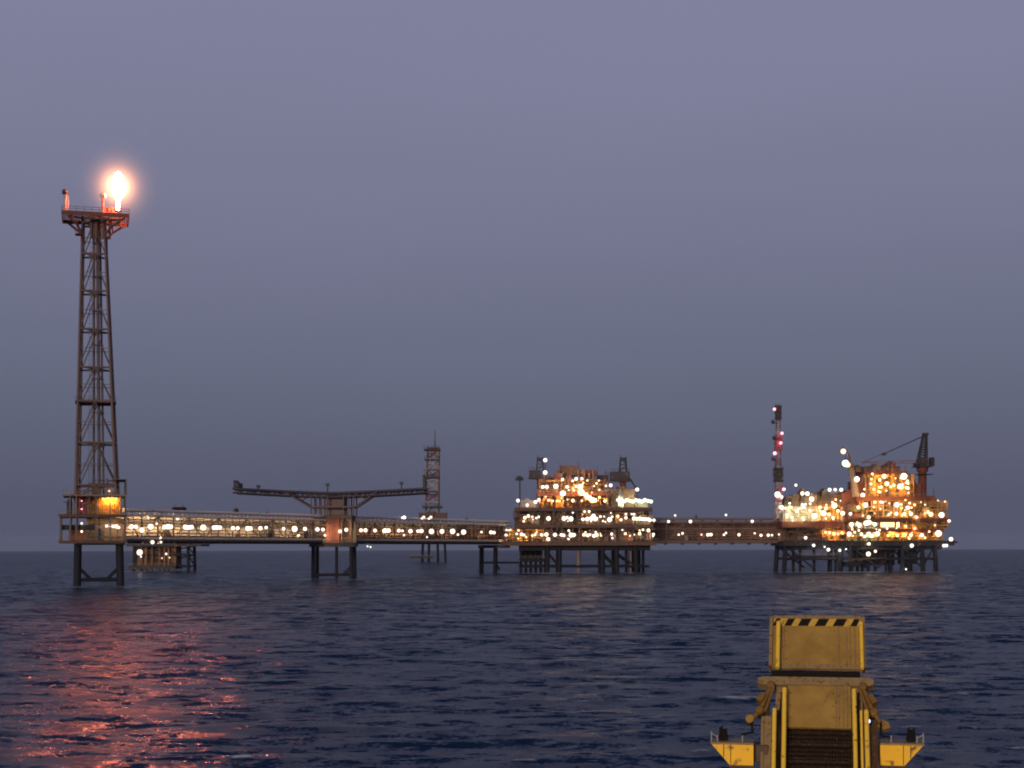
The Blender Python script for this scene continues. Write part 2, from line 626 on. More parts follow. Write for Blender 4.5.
def columns(parent, xs, ys, z0, z1, r, mat):
    for x in xs:
        for y in ys:
            MB().bar((x, y, z0), (x, y, z1), r, 8).build('column', mat, parent)


def jacket(parent, pts, z_top, bat, r, zs, mat, skip_brace=False):
    """Tubular legs with batter into the sea, horizontal frames at zs and X braces between."""
    cx = sum(p[0] for p in pts) / len(pts)
    cy = sum(p[1] for p in pts) / len(pts)

    def at(p, z):
        t = (z_top - z) * bat
        return Vector((p[0] + math.copysign(t, p[0] - cx), p[1] + math.copysign(t, p[1] - cy), z))
    for p in pts:
        MB().bar(at(p, -6), at(p, z_top), r, 10).build('leg', mat, parent)
    if skip_brace:
        return
    n = len(pts)
    for z in zs:
        m = MB()
        for i in range(n):
            m.bar(at(pts[i], z), at(pts[(i + 1) % n], z), r * 0.45, 6)
        m.build('frame', mat, parent)
    m = MB()
    zz = [z_top] + list(zs)
    for i in range(n):
        for z0, z1 in zip(zz[:-1], zz[1:]):
            m.bar(at(pts[i], z0), at(pts[(i + 1) % n], z1), r * 0.38, 6)
    m.build('brace', mat, parent)


def vessel_h(parent, x0, x1, y, z, r, mat):
    m = MB()
    L = x1 - x0
    m.lathe((x0, y, z), [(0.05, 0), (r * .6, r * .15), (r, r * .55), (r, L - r * .55), (r * .6, L - r * .15), (0.05, L)], 12, 'x')
    for x in (x0 + L * .25, x0 + L * .75):
        m.box(x - .2, x + .2, y - r * .7, y + r * .7, z - r - .8, z - r * .55)
    return m.build('vessel', mat, parent)


def vessel_v(parent, x, y, z0, z1, r, mat):
    m = MB()
    L = z1 - z0
    m.lathe((x, y, z0), [(r * .9, 0), (r, .15), (r, L - r * .6), (r * .6, L - r * .15), (0.05, L)], 12)
    for k in range(1, 3):
        m.lathe((x, y, z0 + L * k / 3), [(r + .02, -.1), (r + .16, -.1), (r + .16, .1), (r + .02, .1)], 12)
    return m.build('vessel', mat, parent)


def skid(parent, x0, x1, y0, y1, z0, z1, mat, name='equipment_box'):
    """A clad equipment house with corner posts, a plinth, ribs and a roof unit."""
    m = MB()
    m.box(x0, x1, y0, y1, z0 + .25, z1)
    m.box(x0 - .1, x1 + .1, y0 - .1, y1 + .1, z0, z0 + .248)
    m.box(x0 - .12, x1 + .12, y0 - .12, y1 + .12, z1 + .003, z1 + .2)
    n = max(2, int((x1 - x0) / .9))
    for i in range(n + 1):
        x = x0 + .08 + (x1 - x0 - .16) * i / n
        m.box(x - .07, x + .07, y0 - .08, y0 - .003, z0 + .251, z1 - .003)
    w = (x1 - x0) * .3
    m.box(x0 + w, x0 + 2 * w, y0 + .3, y1 - .3, z1 + .203, z1 + .2 + min(1.0, .25 * (z1 - z0)))
    return m.build(name, mat, parent)


def stairs(parent, x0, x1, y, z0, z1, mat):
    m = MB()
    for s in (-.45, .45):
        m.bar((x0, y + s, z0), (x1, y + s, z1), .12, 4)
        m.bar((x0, y + s, z0 + 1.0), (x1, y + s, z1 + 1.0), .06, 4)
    n = max(3, int((z1 - z0) / .35))
    for i in range(n):
        t = (i + .5) / n
        x, z = x0 + (x1 - x0) * t, z0 + (z1 - z0) * t
        m.box(x - .15, x + .15, y - .44, y + .44, z - .03, z + .03)
    return m.build('stair', mat, parent)


def pipes(parent, rng, x0, x1, y0, z0, z1, n, mat, r=(.10, .26)):
    """A run of piping with rises and drops along one deck front."""
    m = MB()
    for i in range(n):
        rr = rng.uniform(*r)
        y = y0 + rng.uniform(0, 2.2)
        xa = rng.uniform(x0, x1)
        xb = min(x1, max(x0, xa + rng.uniform(-10, 10)))
        za, zb = rng.uniform(z0 + .3, z1 - .3), rng.uniform(z0, z1)
        typ = rng.random()
        if typ < .45:
            m.path([(xa, y, z0), (xa, y, za), (xb, y, za), (xb, y, z1)], rr, 6)
        elif typ < .75:
            m.bar((xa, y, z0), (xa, y, z1), rr, 6)
            m.lathe((xa, y, za), [(rr, -.25), (rr * 2, -.25), (rr * 2, .25), (rr, .25)], 8)
        else:
            m.path([(xa, y, zb), (xb, y, zb), (xb, y + 1.5, zb)], rr, 6)
    return m.build('pipework', mat, parent)


def bay(parent, rng, x0, x1, yf, yb, z0, z1, mats, dens=1.0, wall=None):
    """Fill one deck bay with houses, vessels, pipes and a stair."""
    h = z1 - z0
    if wall:
        m = MB()
        m.box(x0, x1, yb - .3, yb, z0, z1 - .02)
        k = max(2, int((x1 - x0) / 1.5))
        for i in range(k + 1):
            x = x0 + .1 + (x1 - x0 - .2) * i / k
            m.box(x - .1, x + .1, yb - .5, yb - .303, z0, z1 - .31)
        m.build('bulkhead', wall, parent)
    x = x0 + rng.uniform(0, 1.0)
    while x < x1 - 2.0:
        w = rng.uniform(1.6, 5.0)
        if x + w > x1:
            break
        t = rng.random()
        mat = M[rng.choice(mats)]
        y = yf + rng.uniform(2.0, 5.0)
        if t < .34:
            skid(parent, x, x + w, y, y + rng.uniform(2, 4), z0, z0 + h * rng.uniform(.4, .85), mat)
        elif t < .52:
            r = min(h * .3, rng.uniform(.6, 1.3))
            vessel_h(parent, x, x + max(w, 2.5 * r), y + r, z0 + r + .8, r, mat)
        elif t < .80:
            r = rng.uniform(.45, .95)
            vessel_v(parent, x + r, y + r, z0, z0 + h * rng.uniform(.55, .9), r, mat)
            w = 2 * r
        else:
            m = MB()
            for i in range(rng.randint(3, 6)):
                xx = x + w * rng.random()
                m.bar((xx, y, z0), (xx, y, z1 - .3), rng.uniform(.12, .3), 6)
            m.build('riser', mat, parent)
        x += w + rng.uniform(.2, 1.4)
    pipes(parent, rng, x0, x1, yf + .6, z0, z1 - .3, max(9, int((x1 - x0) * .8 * dens)), M[rng.choice(mats)])


# ------------------------------------------------------------------ flare platform, tower and flame
DF = 400.0
SF = DF / F
FX = PX(96, DF)
PHI = math.atan2(-FX, DF)                         # the flare platform is turned this much so its front faces the sea lane


def PXF(px, D=None):
    """Across-axis coordinate of the flare platform before it is turned."""
    q = (px - CX) / F
    rho = DF / math.cos(PHI)
    return FX + rho * (q * math.cos(PHI) + math.sin(PHI)) / (math.cos(PHI) - q * math.sin(PHI))


def turn(o):
    c, s_ = math.cos(PHI), math.sin(PHI)
    dx, dy = o.location.x - FX, o.location.y - DF
    o.location = (FX + c * dx - s_ * dy, DF + s_ * dx + c * dy, o.location.z)
    o.rotation_euler = (0, 0, PHI)




def flare_platform():
    t = thing('flare_platform', 'two-storey steel platform carrying the flare tower, its upper room lit yellow', 'platform', (FX, DF, 0))
    x0, x1 = PXF(59, DF), PXF(126.5, DF)
    y0, y1 = DF - 8, DF + 9
    zb, zm, zt = PZ(540, DF), PZ(514, DF), PZ(494.5, DF)
    lx = (PXF(78, DF), PXF(119.5, DF))
    jacket(t, [(lx[0], DF - 5), (lx[1], DF - 5), (lx[1], DF + 6), (lx[0], DF + 6)], zb - .8, 0.02, .95, [2.2], M['leg'], True)
    m = MB()
    for y in (DF - 5, DF + 6):
        m.bar((lx[0], y, 1.6), (lx[1], y, 1.6), .42, 8)
        m.bar((lx[0], y, 5.0), (lx[0] + 3.4, y, 1.6), .34, 6)
        m.bar((lx[1], y, 5.0), (lx[1] - 3.4, y, 1.6), .34, 6)
    for x in lx:
        m.bar((x, DF - 5, 1.6), (x, DF + 6, 1.6), .42, 8)
    m.build('frame', M['leg'], t)
    m = MB()
    m.box(x0 + 4.4, x1 - .4, y0 + 1.2, y1 - 1.2, zb - 1.1, zb - .26)
    m.build('girder', M['dark'], t)
    deck(t, x0, x1, y0, y1, zb, M['brown'], .7)
    deck(t, x0, x1, y0, y1, zm, M['brown'], .8)
    deck(t, x0 + 1, x1, y0, y1, zt, M['tan'], .5)
    xs = [x0 + .5, x0 + 3.0, PXF(77, DF), PXF(96, DF), PXF(110, DF), x1 - .4]
    columns(t, xs, (y0 + .5, y1 - .5), zb, zm - .8, .22, M['grey'])
    columns(t, xs[1:], (y0 + .5, y1 - .5), zm, zt - .5, .2, M['grey'])
    # upper room: corrugated walls lit by a sodium lamp under the roof
    m = MB()
    xa, xb = PXF(86, DF), PXF(121, DF)
    k = 17
    for i in range(k):
        xx = xa + (xb - xa) * (i + .5) / k
        m.lathe((xx, DF - 2.2, zm), [(.19, 0), (.19, zt - zm - .55)], 8)
    m.build('corrugated_wall', M['yel'], t)
    m = MB()
    m.box(xa, xb, DF - 1.4, DF - 1.2, zm, zt - .55)
    m.build('back_wall', M['rust'], t)
    m = MB()
    m.box(PXF(76, DF), xa - .1, DF - 3, DF + 3, zm, zt - .55)
    m.box(PXF(78, DF), PXF(80, DF), DF - 3.25, DF - 3.003, zm + .2, zm + 2.6)
    m.build('cabin', M['rust'], t)
    # lower room
    m = MB()
    m.box(PXF(87, DF), x1 - 1.2, DF - 1.5, DF - 1.2, zb, zm - .85)
    for i in range(9):
        xx = PXF(87, DF) + (x1 - 1.3 - PXF(87, DF)) * i / 8
        m.box(xx - .1, xx + .1, DF - 1.75, DF - 1.503, zb, zm - .85)
    m.build('bulkhead', M['tan'], t)
    m = MB()
    m.box(PXF(69, DF), PXF(86, DF), DF - 3, DF + 3, zb, zb + 4.2)
    m.box(PXF(74, DF), PXF(76.5, DF), DF - 3.15, DF - 3.003, zb, zb + 2.2)
    m.build('cabin', M['rust'], t)
    m = MB()
    m.box(PXF(62, DF), PXF(95, DF), DF - 6.5, DF - 5.5, PZ(529.5, DF), PZ(524.5, DF))
    for q in (64, 72, 80, 88, 93):
        m.box(PXF(q, DF) - .12, PXF(q, DF) + .12, DF - 6.65, DF - 6.503, PZ(529.4, DF), PZ(524.6, DF))
    m.build('cable_tray', M['dark'], t)
    rng = random.Random(5)
    pipes(t, rng, PXF(88, DF), x1 - .5, DF - 5.5, zb, zm - .9, 10, M['brown'])
    pipes(t, rng, PXF(64, DF), PXF(90, DF), DF - 6.5, zm, zt - .6, 8, M['grey'], (.08, .2))
    vessel_v(t, PXF(70, DF), DF - 5.5, zm, zm + 3.9, .7, M['dark'])
    skid(t, PXF(98, DF), PXF(104, DF), DF - 6.2, DF - 4.2, zb, zb + 2.4, M['grey'])
    # gear above the roof at the tower's foot
    pipes(t, rng, PXF(76, DF), PXF(117, DF), DF - 6, zt, zt + 4.5, 12, M['mauve'], (.1, .22))
    skid(t, PXF(92, DF), PXF(100, DF), DF - 6, DF - 4, zt, zt + 1.9, M['brown'])
    m = MB()
    m.box(PXF(112, DF), x1, y0 + .3, y1 - .3, zt + 3.9, zt + 4.1)
    m.bar((x1 - .2, y0 + .5, zt), (x1 - .2, y0 + .5, zt + 4), .16, 6)
    m.bar((x1 - .2, y1 - .5, zt), (x1 - .2, y1 - .5, zt + 4), .16, 6)
    m.build('canopy', M['grey'], t)
    for q, k_ in ((103, .12), (109.5, 2.2), (116, .3)):
        lamp(t, (PXF(q, DF), DF - 3.4, zt - 1.0), .24, 'o', mult=k_, aim=(0, 1, -.5))
    lamp(t, (PXF(109, DF), DF - 6.2, zt + .95), .22, 'o', mult=.1)
    for q, py, r, k in [(82, 501, .9, 'r'), (82, 509, 1.0, 'r'), (82, 523, 1.3, 'w'), (82, 531, 1.4, 'w'), (106.5, 525.6, 1.7, 'w'), (110, 526, 1.5, 'w'), (113, 526, 1.9, 'w'), (116, 526, 2.3, 'w'), (118.5, 527, 1.7, 'w')]:
        lamp(t, (PXF(q), DF - 7, PZ(py, DF)), r * RS * DF / F, k, mult=.3)
    turn(t)
    return t


flare_platform()


def flare_tower():
    zt0, z_base = PZ(218, DF), PZ(494.5, DF)
    t = thing('flare_tower', 'tall tapering lattice tower with a wide head platform rising over the sea', 'tower', (FX, DF, z_base))
    ca, sa = math.cos(math.radians(-4)), math.sin(math.radians(-4))

    def half(z):
        k = (z - z_base) / (zt0 - z_base)
        return (5.15 + (2.75 - 5.15) * k)

    def corner(i, z):
        sx, sy = [(-1, -1), (1, -1), (1, 1), (-1, 1)][i]
        h = half(z)
        k = (z - z_base) / (zt0 - z_base)
        return Vector((FX + .35 - .7 * k + h * (sx * ca - sy * sa), DF + h * (sx * sa + sy * ca), z))
    for i in range(4):
        MB().bar(corner(i, z_base), corner(i, zt0), .44, 8, .30).build('leg', M['mauve'], t)
    ys = [485, 443, 402, 368, 330, 292, 255, 224]
    zs = [PZ(y, DF) for y in ys]
    for j, z in enumerate(zs):
        m = MB()
        r = .42 if j == 2 else .25
        for i in range(4):
            m.bar(corner(i, z), corner((i + 1) % 4, z), r, 6)
        m.bar(corner(0, z), corner(2, z), .14, 5)
        m.bar(corner(1, z), corner(3, z), .14, 5)
        if j == 2:
            h = half(z) + .5
            m.box(FX - h - .4, FX + h + .4, DF - h, DF + h, z - .12, z + .1)
            railing(m, FX - h - .4, FX + h + .4, DF - h, z + .1, 1.1, 1.6)
        m.build('ring_frame', M['mauve'], t)
    lo = [z_base] + zs[:-1]
    for z0, z1 in zip(lo, zs):
        m = MB()
        for i in range(4):
            a0, b0, a1, b1 = corner(i, z0), corner((i + 1) % 4, z0), corner(i, z1), corner((i + 1) % 4, z1)
            mid = (a1 + b1) / 2
            m.bar(a0, mid, .17, 5)
            m.bar(b0, mid, .17, 5)
            m.bar(a0.lerp(a1, .5), b0.lerp(b1, .5), .11, 4)
            zq = (z0 + z1) / 2
            m.bar(corner(i, zq), a0.lerp(mid, .5), .10, 4)
            m.bar(corner((i + 1) % 4, zq), b0.lerp(mid, .5), .10, 4)
        m.build('bracing', M['mauve'], t)
    for (dx, dy, r) in ((-.55, -.6, .34), (.85, -.2, .46), (2.0, .5, .30)):
        m = MB()
        m.bar((FX + dx, DF + dy, z_base), (FX + dx * .6, DF + dy, zt0 + 1), r, 8)
        for z in np.arange(z_base + 4, zt0, 9.0):
            m.lathe((FX + dx + (dx * .6 - dx) * (z - z_base) / (zt0 - z_base), DF + dy, z), [(r, -.15), (r + .16, -.15), (r + .16, .15), (r, .15)], 8)
        m.build('riser_pipe', M['mauve'], t)
    m = MB()
    for s in (-.3, .3):
        m.bar((FX - 1.6 + s, DF - 2.6, z_base), (FX - 1.0 + s, DF - 1.8, zt0), .07, 4)
    for z in np.arange(z_base + 1, zt0 - 1, 1.2):
        k = (z - z_base) / (zt0 - z_base)
        m.bar((FX - 1.9 + .6 * k, DF - 2.6 + .8 * k, z), (FX - 1.3 + .6 * k, DF - 2.6 + .8 * k, z), .05, 4)
    m.build('ladder', M['mauve'], t)
    # head platform on flaring brackets
    xa, xb = PXF(62.5, DF), PXF(129.5, DF)
    zp = PZ(216, DF)
    m = MB()
    for i in range(30):                            # open grating
        x = xa + .26 + (xb - xa - .52) * (i + .5) / 30
        m.box(x - .17, x + .17, DF - 5.84, DF + 5.84, zp - .12, zp)
    m.box(xa, xb, DF - 6.1, DF - 5.85, zp - 1.0, zp + .02)
    m.box(xa, xb, DF + 5.85, DF + 6.1, zp - 1.0, zp + .02)
    m.box(xa, xa + .25, DF - 5.84, DF + 5.84, zp - 1.0, zp)
    m.box(xb - .25, xb, DF - 5.84, DF + 5.84, zp - 1.0, zp)
    for i in range(1, 7):
        x = xa + (xb - xa) * i / 7
        m.box(x - .1, x + .1, DF - 5.8, DF + 5.8, zp - .9, zp - .353)
    m.build('head_platform', M['rust'], t)
    r = MB()
    railing(r, xa, xb, DF - 5.9, zp, 1.2, 1.9, .07)
    railing(r, xa, xb, DF + 5.9, zp, 1.2, 1.9, .07)
    r.build('railing', M['rust'], t)
    for i in range(4):
        m = MB()
        c0 = corner(i, PZ(236, DF))
        sx = -1 if i in (0, 3) else 1
        sy = -1 if i in (0, 1) else 1
        xe = xa + 1.6 if sx < 0 else xb - 1.2
        mid = Vector((c0.x + (xe - c0.x) * .35, c0.y + sy * 1.5, PZ(228, DF)))
        end = Vector((xe, DF + sy * 5.2, zp - 1.0))
        m.path([corner(i, PZ(244, DF)), c0, mid, end], .34, 6)
        m.bar(mid, (mid.x, mid.y, zp - .9), .2, 5)
        m.bar(corner(i, zp - 1.2), (xe + (c0.x - xe) * .35, DF + sy * 4, zp - 1.1), .22, 5)
        m.build('bracket', M['rust'], t)
    m = MB()                                      # pipe manifold hung under the head
    for q, r_ in ((92, .4), (97, .5), (104, .45), (110, .3)):
        m.path([(PXF(q, DF), DF - 3, PZ(240, DF)), (PXF(q, DF), DF - 3, zp - 1.6), (PXF(q + 6, DF), DF - 4, zp - 1.1)], r_, 6)
    m.bar((PXF(84, DF), DF - 5, zp - 1.5), (PXF(122, DF), DF - 5, zp - 1.5), .35, 8)
    m.build('pipe_manifold', M['brown'], t)
    # little side landing
    m = MB()
    zq = PZ(237, DF)
    m.box(PXF(76, DF), PXF(82, DF), DF - 5, DF - 2, zq - .15, zq)
    railing(m, PXF(76, DF), PXF(82, DF), DF - 5, zq, 1.1, 1.0)
    m.build('landing', M['mauve'], t)
    turn(t)
    return zp


ZP = flare_tower()
t = thing('flare_pilot', 'capped pipe standing at the end of the flare tower head away from the fire', 'pipe', (PXF(66.5, DF), DF - 5, ZP))
m = MB()
m.lathe((PXF(66, DF), DF - 5, ZP), [(.62, 0), (.62, .4), (.42, .5), (.42, 4.3)], 10)
m.build('pipe', M['white'], t)
m = MB()
m.lathe((PXF(68.7, DF), DF - 4.6, ZP), [(.22, 0), (.22, 4.0)], 8)
m.build('support', M['white'], t)
m = MB()
m.lathe((PXF(66, DF), DF - 5, ZP + 4.303), [(.6, 0), (.72, .3), (.72, 1.1), (.5, 1.3)], 10)
m.build('cap', M['dark'], t)
turn(t)

t = thing('flare_burner', 'upright burner pipe that feeds the big gas flame', 'burner', (PXF(118.5, DF), DF - 3, ZP))
m = MB()
m.lathe((PXF(118.5, DF), DF - 3, ZP), [(.75, 0), (.75, .3), (.5, .4), (.5, .9)], 12)
m.build('pipe', M['white'], t)
m = MB()
m.lathe((PXF(118.5, DF), DF - 3, ZP + .903), [(.55, 0), (.75, .2), (.75, .45), (.62, .5)], 12)
m.build('nozzle', M['grey'], t)
turn(t)

t = thing('flare_burner', 'thinner unlit burner pipe with a round tip beside the big gas flame', 'burner', (PXF(103.5, DF), DF - 3, ZP))
m = MB()
m.lathe((PXF(103.5, DF), DF - 3, ZP), [(.5, 0), (.5, .3), (.30, .4), (.30, 4.3)], 10)
m.build('pipe', M['rust'], t)
m = MB()
m.lathe((PXF(103.7, DF), DF - 3, ZP + 4.303), [(.35, 0), (.8, .3), (.95, .9), (.6, 1.4)], 10)
m.build('tip', M['white'], t)
turn(t)

t = thing('heat_shield', 'low orange plate screen standing between the two burner pipes', 'shield', (PXF(110, DF), DF - 2, ZP))
m = MB()
m.box(PXF(104.8, DF), PXF(116, DF), DF - 1, DF - .8, ZP + .3, ZP + 2.5)
for q in (105.5, 109, 112.5, 115.5):
    m.bar((PXF(q, DF), DF - 1.15, ZP), (PXF(q, DF), DF - 1.15, ZP + 2.6), .12, 6)
m.build('plate', M['rust'], t)
turn(t)


TONGUE = glow('ragged_burning_gas', (1.0, 0.36, 0.10), 5.0)


def flame():
    c = Vector((PXF(118.3, DF), DF - 3, ZP + 1.41))
    hgt = (214.5 - 173.0) * SF - .8
    rng = random.Random(3)
    m = MB()
    n, rings = 24, 40
    vs = []
    for i in range(rings + 1):
        u = i / rings
        r = float(np.interp(u, [0, .08, .20, .28, .36, .46, .56, .66, .76, .85, .92, .97, 1.0], [.30, .33, .38, .55, .98, 1.40, 1.62, 1.66, 1.52, 1.22, .86, .5, .05]))
        z = u * hgt
        for k in range(n):
            a = 2 * math.pi * k / n
            w = 1 + (.05 * math.sin(3 * a + 5 * u) + .04 * math.sin(5 * a - 9 * u + 1) + .05 * math.sin(2 * a + 19 * u) + .03 * math.sin(7 * a + 31 * u)) * min(1, u * 3)
            vs.append(c + Vector((r * w * math.cos(a) + .5 * math.sin(3 * u) * u, r * w * math.sin(a), z)))
    fs = [(i * n + k, i * n + (k + 1) % n, (i + 1) * n + (k + 1) % n, (i + 1) * n + k) for i in range(rings) for k in range(n)]
    m.add(vs, fs, True)
    fm = glow('burning_gas', (1.0, 0.21, 0.10), 150.0)
    t = thing('gas_flame', 'bright burning gas flame blazing above the flare tower head', 'flame', c)
    fnn, fll = fm.node_tree.nodes, fm.node_tree.links
    ft = fnn.new('ShaderNodeTexCoord')
    fz = fnn.new('ShaderNodeTexNoise')
    fz.inputs['Scale'].default_value = .55
    fz.inputs['Detail'].default_value = 5
    fz.inputs['Distortion'].default_value = .8
    fll.new(ft.outputs['Object'], fz.inputs['Vector'])
    fr = fnn.new('ShaderNodeMapRange')
    fr.inputs['From Min'].default_value, fr.inputs['From Max'].default_value = .36, .62
    fr.inputs['To Min'].default_value, fr.inputs['To Max'].default_value = 10.0, 850.0
    fll.new(fz.outputs['Fac'], fr.inputs['Value'])
    fll.new(fr.outputs[0], fm.node_tree.nodes['Principled BSDF'].inputs['Emission Strength'])
    m.build('flame', fm, t)
    for (dx, dy, dz, hh, rr_, ln_) in ((-.9, -.4, .46, 2.6, .7, .1), (1.1, -.3, .52, 2.9, .7, -.2), (.3, -.9, .72, 2.2, .8, .3), (-.4, .3, .76, 1.9, .7, .1)):
        tm = MB()                                 # torn tongues licking off the fire
        vs, ns, nr_ = [], 10, 9
        for i in range(nr_ + 1):
            u = i / nr_
            r = rr_ * math.sin(math.pi * min(1, .18 + .82 * u)) ** .8 * (1 - .45 * u) + .02
            for k in range(ns):
                a = 2 * math.pi * k / ns
                vs.append(c + Vector((dx + ln_ * u * u + .16 * math.sin(7 * u) + r * math.cos(a), dy + r * math.sin(a), dz * hgt + u * hh - .6)))
        tm.add(vs, [(i * ns + k, i * ns + (k + 1) % ns, (i + 1) * ns + (k + 1) % ns, (i + 1) * ns + k) for i in range(nr_) for k in range(ns)], True)
        tm.build('flame_tongue', TONGUE, t)
    # emissive volume added for the soft flame edge and lens bloom, fading outwards
    g = bpy.data.materials.new('flame_edge_and_bloom')
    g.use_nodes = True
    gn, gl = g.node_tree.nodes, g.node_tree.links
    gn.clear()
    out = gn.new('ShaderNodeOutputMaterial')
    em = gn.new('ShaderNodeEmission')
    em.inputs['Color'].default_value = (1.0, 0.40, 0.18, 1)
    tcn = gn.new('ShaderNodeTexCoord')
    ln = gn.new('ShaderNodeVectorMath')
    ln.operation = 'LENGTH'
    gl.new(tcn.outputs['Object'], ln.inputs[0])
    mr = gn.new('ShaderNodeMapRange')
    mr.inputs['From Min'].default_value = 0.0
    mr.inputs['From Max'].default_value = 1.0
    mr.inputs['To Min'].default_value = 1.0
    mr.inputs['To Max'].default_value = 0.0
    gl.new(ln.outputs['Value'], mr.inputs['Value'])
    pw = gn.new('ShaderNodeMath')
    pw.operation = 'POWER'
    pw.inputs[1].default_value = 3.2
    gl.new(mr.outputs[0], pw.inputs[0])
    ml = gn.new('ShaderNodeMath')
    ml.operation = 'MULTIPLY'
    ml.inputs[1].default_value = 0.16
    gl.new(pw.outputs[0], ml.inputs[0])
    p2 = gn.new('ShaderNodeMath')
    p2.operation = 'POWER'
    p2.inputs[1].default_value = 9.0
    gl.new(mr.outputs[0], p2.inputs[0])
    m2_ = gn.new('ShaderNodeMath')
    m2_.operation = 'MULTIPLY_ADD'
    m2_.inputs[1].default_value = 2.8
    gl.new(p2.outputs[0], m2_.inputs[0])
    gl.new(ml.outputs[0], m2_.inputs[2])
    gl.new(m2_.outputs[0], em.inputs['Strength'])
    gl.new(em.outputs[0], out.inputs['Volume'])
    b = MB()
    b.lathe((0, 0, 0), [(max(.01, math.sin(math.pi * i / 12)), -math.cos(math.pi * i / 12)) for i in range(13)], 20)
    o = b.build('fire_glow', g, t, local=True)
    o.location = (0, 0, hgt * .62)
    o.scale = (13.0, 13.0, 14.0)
    turn(t)


flame()


